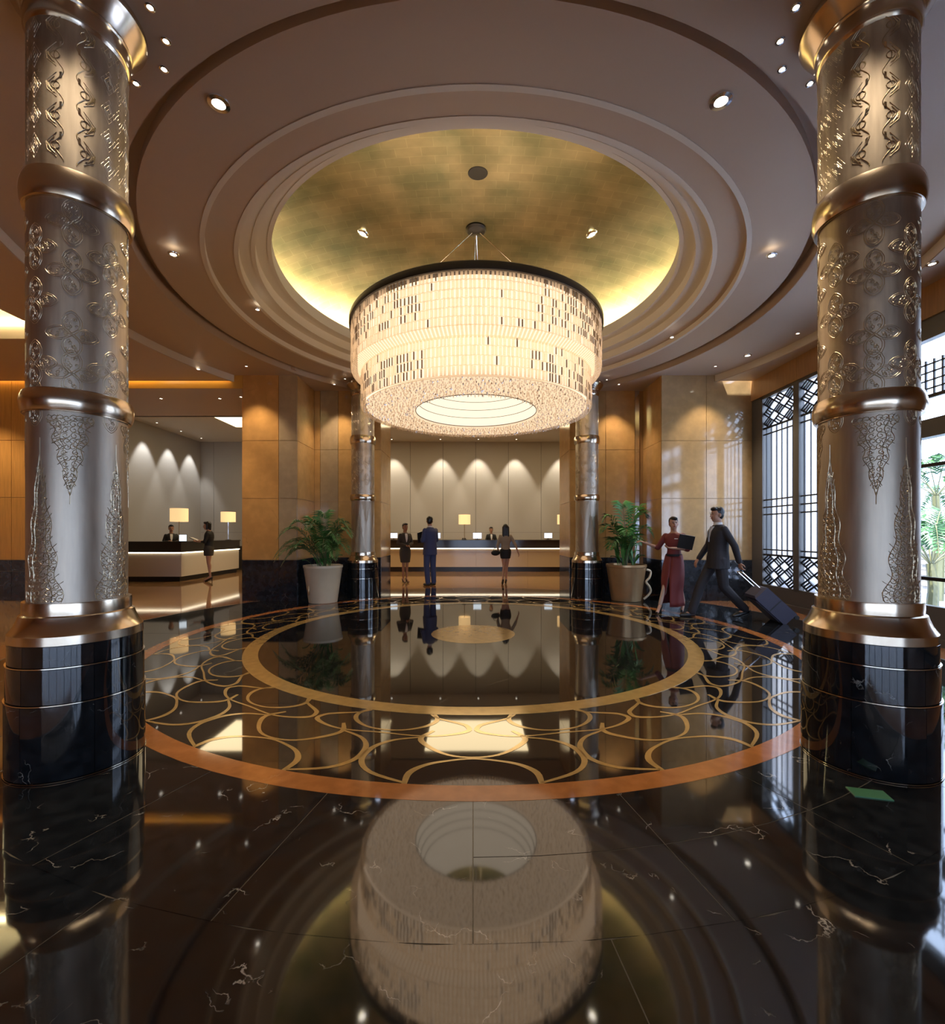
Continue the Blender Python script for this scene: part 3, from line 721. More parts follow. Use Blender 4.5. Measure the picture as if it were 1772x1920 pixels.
for ci, (cx, cy, lab, rz) in enumerate(COLS):
    face = math.degrees(math.atan2(-cx, cy))      # turn the motif towards the lobby axis
    c = thing('engraved_column', lab, 'column', (cx, cy, 0.0036), 0, 'four engraved lobby columns'); c['kind'] = 'thing'
    mirror = 1 if cx < 0 else -1
    sh = link('shaft', CMESH['shaft'], c)
    for k in ('capital', 'ring_up', 'ring_lo', 'base', 'core'): link(CMESH[k].name.split('.')[0], CMESH[k], c)
    for d in DR:
        for k in range(6): link('stone_panel', d, c, None, None, R(60 * k + 22 * mirror))
    for p in PIN: link('brass_line', p, c)
    vis = R(40.6) * mirror                          # towards the camera
    for k in range(3): link('engraving', UP, sh, None, None, vis + R(-10 * mirror) + R(120 * k))
    for k in range(3):
        for o in (-44, 44, 60): link('engraving', KEY, sh, None, None, vis + R(-10 * mirror) + R(120 * k + o))
    for k in range(4):
        for j, zz in enumerate((3.13, 2.83, 2.48, 2.26)):
            if ci > 1 and j > 2: continue
            link('engraving', QF, sh, (0, 0, zz - (.02 if j == 0 else 0)), None, vis + R(-8 * mirror + 90 * k))
            link('engraving', QF, sh, (0, 0, zz - .175), None, vis + R(-8 * mirror + 45 + 90 * k))
    for k in range(4):
        link('engraving', FL, sh, None, None, vis + R(45 * mirror) + R(90 * k))
        link('engraving', FLD, sh, None, None, vis + R(-10 * mirror) + R(90 * k))
    zc = 4.53
    # ring of small downlights around the capital that graze the column
    if ci < 2: angs = [(-3, 8, 'first from the top edge'), (22, 8, 'second from the top edge'), (51, 8, 'third from the top edge'), (88, 8, 'partly hidden at the rim'), (-50, 55, ''), (-80, 55, ''), (150, 20, '')]
    else: angs = [(-40, 26, 'rightmost'), (-80, 40, 'middle'), (-130, 26, 'leftmost')]
    for j, (a, watts, wh) in enumerate(angs):
        aa = R(a) if mirror > 0 or ci >= 2 else PI - R(a)
        lx, ly = cx + .445 * math.cos(aa), cy + .445 * math.sin(aa)
        tx, ty = cx + .33 * math.cos(aa), cy + .33 * math.sin(aa)
        if wh: lab2 = 'tiny round downlight by the capital of the %s column, %s' % (CN[ci], wh)
        else: lab2 = 'round downlight above the front of the %s column, out of sight' % CN[ci]
        downlight((lx, ly, zc), lab2, 'downlights around the %s column' % CN[ci], .62 if ci < 2 else .5, watts, (tx, ty, 0), 46, .7)

# ------------------------------------------------------------------ chandelier
CX, CY = 0.045, 6.85
ch = thing('crystal_chandelier', 'huge two-tier drum chandelier of glowing crystal rods under the gold dome', 'chandelier', (CX, CY, 3.14))
def chp(mb, name, mats, smooth=False, kind=None, parent=None):
    me = mb.mesh(name, mats, smooth); me.transform(Matrix.Translation((0, 0, -3.14))); return link(name, me, parent or ch, None, kind)
chp(MB().lathe([(1.70, 4.26), (1.83, 4.26), (1.835, 4.275), (1.835, 4.345), (1.825, 4.357), (1.70, 4.357), (1.70, 4.26)], 96), 'top_band', 'dark_metal', 30)
chp(MB().lathe([(1.715, 3.66), (1.715, 4.26)], 96), 'inner_diffuser', 'crystal_liner', 40)
chp(MB().lathe([(1.60, 3.17), (1.60, 3.62), (1.715, 3.66)], 96), 'inner_diffuser', 'crystal_liner', 40)
chp(MB().lathe([(.89, 3.17), (1.22, 3.155), (1.60, 3.17)], 96), 'bottom_diffuser', 'chandelier_bottom', 40)
hole = MB().lathe([(.89, 3.17), (.88, 3.30), (.85, 3.30), (.84, 3.42), (.81, 3.42), (.80, 3.54), (.76, 3.54), (.75, 3.68), (.72, 3.68), (.71, 3.82), (.68, 3.82), (.67, 4.10)], 80)
chp(hole, 'inner_well', 'chandelier_inner', 20)
for k, (r, z) in enumerate(((.895, 3.165), (.865, 3.30), (.825, 3.42), (.78, 3.54), (1.62, 3.155))):
    chp(MB().tube([(r * math.cos(2 * PI * i / 64), r * math.sin(2 * PI * i / 64), z) for i in range(65)], .006, 5, caps=False), 'hoop', 'dark_metal' if r < 1 else 'crystal_clear')
rn = random.Random(11)
def rods(r, z0, z1, n, lean=0.0, smoke=0.12, w=.015, patch=True):
    m = MB()
    for i in range(n):
        a = 2 * PI * (i + rn.uniform(-.12, .12)) / n
        deg = math.degrees(a) % 360          # 270 faces the camera
        d = abs((deg - 270 + 180) % 360 - 180)
        p = smoke
        if patch: p = 0.50 if 22 < d < 62 else (0.06 if d <= 22 else 0.2)
        mi = 1 if rn.random() < p else 0
        c, s_ = math.cos(a), math.sin(a); dz = rn.uniform(0, .004)
        rr = r + rn.uniform(-.004, .004)
        tw = rn.uniform(-.5, .5); ca, sa = math.cos(a + tw), math.sin(a + tw)
        m.obox((rr * c, rr * s_, (z0 + z1) / 2), Vector((-sa, ca, 0)) * w * (.55 if mi else 1), Vector((ca, sa, 0)) * .006, Vector((0, 0, (z1 - z0) / 2 - .006 - dz)), mi)
    return m
for k in range(6):
    z1 = 4.26 - .1 * k; chp(rods(1.80, z1 - .1, z1, 230, patch=k < 5), 'crystal_row', ['crystal_clear', 'crystal_smoke'], False, 'stuff')
for k in range(4):
    z1 = 3.60 - .112 * k; chp(rods(1.665, z1 - .112, z1, 214, patch=k > 0), 'crystal_row', ['crystal_clear', 'crystal_smoke'], False, 'stuff')
for k in range(7):
    z = 4.26 - .1 * k; r = 1.803
    chp(MB().tube([(r * math.cos(2 * PI * i / 72), r * math.sin(2 * PI * i / 72), z) for i in range(73)], .0055, 5, caps=False), 'hoop', 'crystal_clear')
for k in range(5):
    z = 3.60 - .112 * k; r = 1.668
    chp(MB().tube([(r * math.cos(2 * PI * i / 72), r * math.sin(2 * PI * i / 72), z) for i in range(73)], .0055, 5, caps=False), 'hoop', 'crystal_clear')
# pendant beads hanging under the drum and slanted rods joining the two tiers
bd = MB()
for ring in range(16):
    r = .94 + .045 * ring; n = int(2 * PI * r / .047)
    for i in range(n):
        a = 2 * PI * (i + rn.uniform(-.4, .4)) / n; h = rn.uniform(.018, .045); z = 3.152
        rq = r + rn.uniform(-.02, .02); x, y = rq * math.cos(a), rq * math.sin(a); e = .010
        bd.add([(x + e, y, z - h * .4), (x, y + e, z - h * .4), (x - e, y, z - h * .4), (x, y - e, z - h * .4), (x, y, z), (x, y, z - h)], [(0, 1, 4), (1, 2, 4), (2, 3, 4), (3, 0, 4), (1, 0, 5), (2, 1, 5), (3, 2, 5), (0, 3, 5)], 1 if rn.random() < .10 else 0)
chp(bd, 'crystal_beads', ['crystal_clear', 'crystal_smoke'], False, 'stuff')
sl_ = MB()
for i in range(230):
    a = 2 * PI * i / 230; c, s_ = math.cos(a), math.sin(a)
    p0 = Vector((1.80 * c, 1.80 * s_, 3.655)); p1 = Vector((1.68 * c, 1.68 * s_, 3.575)); d = (p1 - p0) / 2
    sl_.obox((p0 + p1) / 2, d, Vector((-s_, c, 0)) * .014, Vector((c, s_, 1)).normalized() * .005)
chp(sl_, 'crystal_row', 'crystal_clear', False, 'stuff')
chp(MB().lathe([(.01, 5.895), (.15, 5.895), (.155, 5.885), (.13, 5.86), (.07, 5.845), (.01, 5.84)], 32), 'canopy', 'dark_metal', 30)
for a in (2, 178, 86, 94):
    chp(MB().tube([(.06 * math.cos(R(a)), .06 * math.sin(R(a)), 5.85), (1.72 * math.cos(R(a)), 1.72 * math.sin(R(a)), 4.35)], .007, 6), 'cable', 'trim_metal')
for k in range(6):
    a = 60 * k + 30
    chp(MB().tube([(.12 * math.cos(R(a)), .12 * math.sin(R(a)), 4.31), (1.75 * math.cos(R(a)), 1.75 * math.sin(R(a)), 4.31)], .015, 6), 'spoke', 'dark_metal')
chp(MB().lathe([(.01, 4.29), (.14, 4.29), (.14, 4.33), (.01, 4.33)], 24), 'hub', 'dark_metal', 30)
for k in range(10):
    a = 2 * PI * k / 10; b = chp(MB().ell((1.35 * math.cos(a), 1.35 * math.sin(a), 4.05), (.045, .045, .07), 10, 6), 'bulb', 'bulb', True)
# dark service opening in the dome
so = MB().lathe([(.001, -.004), (.12, -.004), (.125, 0), (.12, .02)], 28).obj('dome_vent', 'dark_metal')
so.location = (0.06, 5.72, 5.848); so.rotation_euler = (R(5), 0, 0)
tag(so, 'black round vent in the gold dome above the chandelier canopy', 'ceiling vent')

# ------------------------------------------------------------------ other ceiling lights
GL = 'round recessed ceiling downlights'
for (x, y, z, sc, wt, lab) in (
    (410, 193, 4.61, 1.7, 120, 'large round downlight in the ceiling left of the gold dome'),
    (1352, 188, 4.61, 1.7, 120, 'large round downlight in the ceiling right of the gold dome'),
    (325, 476, 4.53, 1.2, 110, 'small downlight at mid left of the ceiling rings'),
    (1447, 478, 4.53, 1.2, 110, 'small downlight at mid right of the ceiling rings'),
    (1402, 666, 4.53, 1.5, 110, 'bright downlight in the outer ceiling above the walking couple'),
    (1748, 494, 4.39, 1.2, 25, 'downlight in the ceiling at the far right edge'),
    (1260, 632, 4.53, .9, 0, 'faint downlight low on the right ceiling ring'),
    (483, 580, 4.61, .9, 0, 'faint downlight low on the left ceiling ring'),
    (1496, 625, 4.53, .8, 0, 'faint downlight in the outer ceiling near the window header'),
    (372, 692, 4.39, .9, 90, 'downlight in the outer ceiling above the left opening'),
    (302, 747, 4.27, .9, 0, 'left downlight in the brown soffit over the left opening'),
    (412, 747, 4.27, .9, 0, 'middle downlight in the brown soffit over the left opening'),
    (452, 744, 4.27, .9, 0, 'right downlight in the brown soffit over the left opening')):
    Y = FPX * (z - EYE) / (1000 - y); p = at(x, y, Y)
    downlight((p.x, p.y, z), lab, GL, sc, wt, None, 75)
for x, lab in ((683, 'downlight in the gold dome left of the chandelier cables'), (1107, 'downlight in the gold dome right of the chandelier cables')):
    Y = 6.85; p = at(x, 431, Y); r = abs(p.x); t_ = math.acos(min(1, math.hypot(p.x - CC[0], 0) / 3.24)); z = 5.12 + .78 * math.sin(t_)
    d = downlight((p.x, 6.75, z - .012), lab, 'downlights in the gold dome', 1.9, 0)
    d.rotation_euler = (0, R(-14 if p.x > 0 else 14), 0)
for i, (lx, ly) in enumerate(((-9.6, 8.3), (-8.2, 2.2), (-9.6, -1.0), (-5.6, 1.6), (-5.6, -2.0))):  # added lamps beyond the left edge, lifting the warm light in the bay
    downlight((lx, ly, 4.39), 'unseen round downlight added beyond the left edge to brighten the side bay', 'added side bay fill lights', 1.2, 160, None, 95)
for lx, ly, lab in ((-4.3, 8.7, 'small downlight added to brighten the amber pier by the left opening'), (-2.95, 9.75, 'small downlight added to brighten the left palm recess'), (3.1, 9.75, 'small downlight added to brighten the right palm recess'), (4.6, 8.7, 'small downlight added to brighten the tan stone wall')):  # extra lamps added to lift the stone piers and palm recesses
    downlight((lx, ly, 4.53), lab, 'added pier fill lights', .7, 75, (lx, ly + .22, 0), 80)
# wall washers at the reception walls
for i, x in enumerate((735, 826, 897, 968, 1056)):
    p = at(x, 900, 17.55)
    downlight((p.x, 17.5, 4.95), 'spotlight washing the grey wall behind the long counter, number %d from the left' % (i + 1) if False else ('leftmost', 'second', 'middle', 'fourth', 'rightmost')[i] + ' spotlight washing the grey wall behind the long counter', 'wall washing spotlights', 1, 150, (p.x, 17.95, 2.2), 58, .5, TRIM, (1, .90, .74))
for i, yy in enumerate((14.87, 16.1, 17.3)):
    downlight((-10.25, yy, 4.95), ('nearest', 'middle', 'farthest')[i] + ' spotlight washing the grey side wall behind the left desk', 'side wall spotlights', 1, 130, (-10.66, yy, 2.4), 56, .5, TRIM, (1, .95, .88))

# ------------------------------------------------------------------ reception furniture
def part(parent, name, mat, mb, smooth=False):
    me = mb.mesh(name, mat, smooth); me.transform(Matrix.Translation(-Vector(parent.location))); return link(name, me, parent)
ct = thing('reception_counter', 'long reception counter with beige front and dark top in the middle opening', 'counter', (0.2, 16.3, 0))
x0, x1 = -5.4, 5.6
part(ct, 'plinth', 'dark_metal', MB().box(x0, x1, 16.28, 16.9, 0, .17))
for k in range(6):
    a = x0 + (x1 - x0) * k / 6; b = x0 + (x1 - x0) * (k + 1) / 6
    part(ct, 'front_panel', 'counter_beige', MB().box(a + .002, b - .002, 16.22, 16.9, .17, .80))
part(ct, 'light_strip', 'counter_strip', MB().box(x0, x1, 16.20, 16.25, .81, .835))
part(ct, 'upper_band', 'counter_dark', MB().box(x0, x1, 16.12, 16.9, .84, 1.10))
part(ct, 'worktop', 'counter_dark', MB().cbox(x0, x1, 16.08, 17.0, 1.10, 1.13, .01))
dk = thing('reception_desk', 'L-shaped white desk with dark raised top at the left reception', 'desk', (-9, 12.9, 0))
def ldesk(x_l, x_r, y_f, y_b, wd, z0, z1): return MB().box(x_l, x_r, y_f, y_f + wd, z0, z1).box(x_r - wd, x_r, y_f + wd, y_b, z0, z1)
part(dk, 'plinth', 'dark_metal', ldesk(-10.6, -8.3, 12.98, 16.1, .6, 0, .14))
part(dk, 'front_panel', 'desk_white', MB().box(-10.6, -8.24, 12.92, 12.98, .14, .80))
part(dk, 'side_panel', 'desk_white', MB().box(-8.24, -8.22, 12.92, 14.5, .14, .80))
part(dk, 'side_panel', 'desk_white', MB().box(-8.24, -8.22, 14.504, 16.1, .14, .80))
part(dk, 'carcass', 'desk_white', ldesk(-10.6, -8.25, 12.99, 16.1, .7, .14, .79))
part(dk, 'light_strip', 'counter_strip', MB().box(-10.6, -8.24, 12.90, 12.94, .80, .825).box(-8.23, -8.19, 12.94, 16.1, .80, .825))
part(dk, 'upper_band', 'counter_dark', ldesk(-10.6, -8.19, 12.86, 16.1, .8, .83, 1.10))
part(dk, 'worktop', 'counter_dark', ldesk(-10.6, -8.16, 12.83, 16.1, .86, 1.10, 1.13))
cb = thing('side_cabinet', 'dark timber cabinet standing behind the second lamp at the left reception', 'cabinet', (-8.3, 17.4, 0))
part(cb, 'body', 'counter_dark', MB().box(-8.95, -7.6, 17.1, 17.9, 0, .85))
part(cb, 'back_panel', 'wood_amber', MB().box(-8.6, -7.4, 17.7, 17.9, .85, 2.2))
part(cb, 'top', 'counter_dark', MB().cbox(-9.0, -7.55, 17.05, 17.95, .85, .88, .008))
for a, b in ((-8.94, -8.28), (-8.27, -7.61)):
    d = part(cb, 'door', 'counter_dark', MB().box(a, b, 17.07, 17.1, .1, .82))
    hm = MB().box(b - .08, b - .06, 17.05, 17.07, .5, .65).mesh('handle', 'chrome'); hm.transform(Matrix.Translation(-Vector(cb.location))); link('handle', hm, d)
def table_lamp(loc, label, sw, sh, stem):
    t = thing('table_lamp', label, 'lamp', loc, 0, 'reception table lamps')
    MB().lathe([(.001, 0), (.09, 0), (.09, .012), (.02, .02), (.012, .03)], 24).obj('base', 'dark_metal', t, 30)
    MB().tube([(0, 0, .02), (0, 0, stem + .05)], .011, 8).obj('stem', 'chrome', t, True)
    s_ = MB().lathe([(sw, stem), (sw, stem + sh), (sw - .012, stem + sh), (sw - .012, stem), (sw, stem)], 32).obj('shade', 'lamp_shade', t, 30)
    MB().lathe([(.012, stem + sh * .5), (sw - .012, stem + sh * .5 + .004), (.012, stem + sh * .5 + .008)], 6).obj('spider', 'chrome', t)
    MB().ell((0, 0, stem + sh * .45), (.035, .035, .05), 10, 6).obj('bulb', 'bulb', s_, True)
def Xat(x, Y): return (x - 887) / FPX * Y
table_lamp((Xat(336, 13.3), 13.3, 1.13), 'table lamp with cream shade on the left desk behind the seated clerk', .23, .38, .57)
table_lamp((Xat(428, 15.7), 15.7, 1.13), 'table lamp with cream shade at the back end of the left desk', .23, .34, .62)
table_lamp((Xat(871, 16.75), 16.75, 1.13), 'table lamp with cream shade in the middle of the long counter', .215, .35, .56)
table_lamp((Xat(1056, 16.75), 16.75, 1.13), 'table lamp half hidden by the right end of the middle opening', .215, .35, .56)
def monitor(x, Y, label, rz=0.0, w_=.30, h_=.20):
    t = thing('computer_screen', label, 'screen', (Xat(x, Y), Y, 1.13), rz, 'screens on the long counter')
    MB().cbox(-.09, .09, -.05, .07, 0, .014, .004).obj('stand', 'dark_metal', t)
    MB().box(-.015, .015, .03, .045, .01, .1).obj('neck', 'dark_metal', t)
    cs2 = MB().cbox(-w_ / 2, w_ / 2, 0, .02, .05, .05 + h_, .006).obj('casing', 'chrome', t)
    MB().box(-w_ / 2 + .01, w_ / 2 - .01, -.003, 0, .06, .04 + h_).obj('display', 'screen_white', cs2)
monitor(738, 16.45, 'small glowing white screen at the left end of the long counter')
monitor(818, 16.45, 'small glowing white screen beside the man in blue on the counter')
monitor(895, 16.45, 'small glowing white screen beside the counter clerk')
monitor(1028, 16.45, 'small glowing white screen at the right end of the long counter')
ph = thing('desk_phone', 'small black desk phone under the lamp on the long counter', 'phone', (Xat(870, 16.4), 16.4, 1.13), 0)
MB().cbox(-.08, .08, -.07, .07, 0, .03, .01).obj('body', 'cushion_dark', ph)
MB().tube([(-.06, -.02, .045), (-.03, -.03, .055), (.03, -.03, .055), (.06, -.02, .045)], [.02, .013, .013, .02], 8).obj('handset', 'cushion_dark', ph, True)
ds = thing('computer_screen', 'tilted blue-lit screen on the front corner of the left desk', 'screen', (Xat(343, 12.95), 12.95, 1.13), R(20))
MB().box(-.10, .10, 0, .012, 0, .2).obj('casing', 'dark_metal', ds); MB().box(-.09, .09, -.003, 0, .01, .19).obj('display', 'screen_white', ds)
gc = MB().cbox(-.085, .085, -.045, .045, 0, .006, .002).obj('floor_card', 'green_card', None, False, (2.06, 2.385, 0.0036)); gc.rotation_euler = (0, 0, R(-14))
tag(gc, 'small flat green card lying on the black floor by the right foreground column', 'card')

# ------------------------------------------------------------------ potted palms
def pot(t, r0, r1, h, two):
    prof = [(.001, .02), (r0 * .85, .02), (r0 * .88, 0), (r0, .01), (r0 * 1.02, .05), ((r0 + r1) / 2 * .99, h * .5), (r1 * .97, h * .92), (r1, h * .94), (r1, h), (r1 - .03, h), (r1 - .04, h - .06), (.001, h - .06)]
    MB().lathe(prof, 48).obj('planter', two, t, 30)
    MB().lathe([(.001, h - .05), (r1 * .6, h - .045), (r1 - .035, h - .055)], 28).obj('soil', 'soil', t)
def frond(base, azim, length, rise, droop, nleaf, ll, mat, rng, wl=.012):
    m = MB(); pts = []
    ca, sa = math.cos(azim), math.sin(azim)
    for i in range(15):
        t = i / 14; h = rise * math.sin(t * PI * .62) - droop * t ** 2.4; d = length * (t ** 1.15)
        pts.append(Vector((base[0] + ca * d, base[1] + sa * d, base[2] + h)))
    m.tube(pts, [.010 * (1 - .8 * i / 14) + .001 for i in range(15)], 5, 1)
    for k in range(nleaf):
        t = .22 + .78 * (k + .5) / nleaf; f = t * 14; i = min(13, int(f)); p = pts[i].lerp(pts[i + 1], f - i); tan = (pts[i + 1] - pts[i]).normalized()
        sdv = tan.cross(Vector((0, 0, 1))); sdv = sdv.normalized() if sdv.length > .05 else Vector((sa, -ca, 0))
        up_ = sdv.cross(tan).normalized()
        for sd in (-1, 1):
            L = ll * math.sin(PI * min(1, t * .9 + .12)) ** .6 * rng.uniform(.8, 1.1)
            d1 = (sdv * sd * .80 + tan * .55 + up_ * rng.uniform(.05, .3)).normalized(); d2 = (d1 + Vector((0, 0, -.55))).normalized()
            n_ = d1.cross(up_).normalized() * wl * rng.uniform(.8, 1.2)
            a, b, c = p, p + d1 * L * .5, p + d1 * L * .5 + d2 * L * .5
            m.add([a, b + n_, b - n_, c, b + Vector((0, 0, .004))], [(0, 1, 4), (0, 4, 2), (1, 3, 4), (4, 3, 2)], 0)
    return m.mesh('frond', [mat, 'stalk'])
def blade(base, azim, length, rise, width, mat):
    m = MB(); ca, sa = math.cos(azim), math.sin(azim); vs = []; fs = []; n = 9
    for i in range(n + 1):
        t = i / n; d = length * t; h = rise * math.sin(t * PI * .6); wd = width * math.sin(PI * (t * .9 + .06)) ** .8
        if t < .3: wd *= .25 + t
        p = Vector((base[0] + ca * d, base[1] + sa * d, base[2] + h)); s_ = Vector((-sa, ca, 0)) * wd
        vs += [p + s_ + Vector((0, 0, .02 * t)), p, p - s_ + Vector((0, 0, .02 * t))]
    for i in range(n): a = i * 3; fs += [(a, a + 1, a + 4, a + 3), (a + 1, a + 2, a + 5, a + 4)]
    return m.add(vs, fs).mesh('leaf', mat, 60)
p1 = thing('potted_palm', 'feathery spreading palm in a cream tapered planter left of the middle opening', 'plant', (Xat(606, 9.05), 9.05, 0), 0, 'potted palms')
pot(p1, .27, .375, .735, 'pot_cream')
MB().lathe([(.012 + .012 * math.sin(k * .7), .12 + .04 * k) for k in range(9)], 10).obj('relief', 'pot_bronze', p1, True, (-.2, -.24, .05))
rg = random.Random(5)
for k, (az, ln, ri, dr) in enumerate(((205, .95, .66, .55), (212, .8, .8, .3), (198, .62, .9, .25), (228, .75, .65, .45), (250, .55, .85, .2), (150, .38, .9, .1), (-5, .55, .9, .3), (-15, .6, .8, .3), (-40, .55, .75, .35), (20, .42, .9, .2), (280, .45, .65, .4), (310, .6, .55, .45), (204, .75, .5, .5), (90, .32, 1.0, .1), (216, .95, .55, .45), (-24, .65, .6, .4))):
    link('frond', frond((rg.uniform(-.05, .05), rg.uniform(-.05, .05), .68), R(az), ln, ri * 1.15, dr, 34, .30, 'leaf', rg), p1)
for k in range(26):
    a = rg.uniform(0, 6.28); link('leaf', blade((rg.uniform(-.15, .15), rg.uniform(-.15, .15), .69), a, rg.uniform(.12, .3), rg.uniform(.12, .4), .02, rg.choice(('leaf', 'leaf_bright'))), p1)
p2 = thing('potted_palm', 'tall sparse palm in a bronze planter with curved handle right of the middle opening', 'plant', (Xat(1174, 9.3), 9.3, 0), 0, 'potted palms')
pot(p2, .29, .395, .735, 'pot_bronze')
MB().tube(smooth_poly([(.34, -.18, .64), (.43, -.17, .60), (.40, -.19, .48), (.33, -.2, .40), (.40, -.19, .30), (.43, -.17, .20), (.36, -.16, .10), (.30, -.15, .05)], 5), [.022] * 36, 8).obj('handle', 'pot_cream', p2, True)
for k, (az, ln, ri, dr) in enumerate(((190, .60, .86, .22), (175, .45, 1.0, .15), (-5, .45, 1.05, .12), (20, .38, 1.15, .1), (-20, .55, .85, .3), (100, .25, 1.2, .05), (215, .5, .65, .35), (250, .35, .8, .2), (-60, .4, .7, .3))):
    link('frond', frond((rg.uniform(-.04, .04), rg.uniform(-.04, .04), .68), R(az), ln, ri * 1.1, dr, 22, .34, 'leaf_bright' if k % 2 else 'leaf', rg, .02), p2)
for k in range(30):
    a = rg.uniform(0, 6.28); link('leaf', blade((rg.uniform(-.15, .15), rg.uniform(-.15, .15), .69), a, rg.uniform(.12, .35), rg.uniform(.2, .6), .035, rg.choice(('leaf', 'leaf_bright', 'leaf_bright'))), p2)
p3 = thing('garden_palm', 'leafy palm growing outside behind the right window', 'plant', (7.7, 7.7, -.05))
MB().tube([(0, 0, 0), (.03, 0, .5), (0, .02, .9)], [.09, .07, .06], 8).obj('trunk', 'stalk', p3, True)
for k in range(13):
    link('frond', frond((0, 0, .85), R(k * 28 + 5), 1.1, rg.uniform(.5, 1.4), .7, 30, .4, 'leaf', rg, .02), p3)
p4 = thing('garden_palm', 'tall palm outside the right window, farther along the wall', 'plant', (9.7, 9.6, -.05))
MB().tube([(0, 0, 0), (.05, 0, 1.2), (0, .02, 2.2)], [.11, .09, .07], 8).obj('trunk', 'stalk', p4, True)
for k in range(12):
    link('frond', frond((0, 0, 2.15), R(k * 30), 1.2, rg.uniform(.4, 1.1), .8, 30, .4, 'leaf', rg, .02), p4)

# ------------------------------------------------------------------ people
def remesh(mb, name, mat, voxel, smooth=4):
    me = mb.mesh(name + '_raw', mat)
    o = bpy.data.objects.new('tmp', me); COL.objects.link(o)
    md = o.modifiers.new('r', 'REMESH'); md.mode = 'VOXEL'; md.voxel_size = voxel; md.use_smooth_shade = True
    sm = o.modifiers.new('s', 'SMOOTH'); sm.iterations = smooth; sm.factor = .5
    dg = bpy.context.evaluated_depsgraph_get(); dg.update()
    m2 = bpy.data.meshes.new_from_object(o.evaluated_get(dg)); m2.name = name
    bpy.data.objects.remove(o); bpy.data.meshes.remove(me)
    m2.materials.clear(); m2.materials.append(MATS[mat]); m2.polygons.foreach_set('use_smooth', [True] * len(m2.polygons))
    return m2
BASE = {'neck': (0, .01, 1.46), 'head': (0, -.02, 1.615), 'sR': (-.168, .01, 1.385), 'sL': (.168, .01, 1.385), 'eR': (-.225, .03, 1.13), 'eL': (.225, .03, 1.13),
        'wR': (-.235, -.05, .89), 'wL': (.235, -.05, .89), 'hR': (-.085, 0, .93), 'hL': (.085, 0, .93), 'kR': (-.09, -.02, .50), 'kL': (.09, -.02, .50),
        'aR': (-.09, .03, .085), 'aL': (.09, .03, .085)}
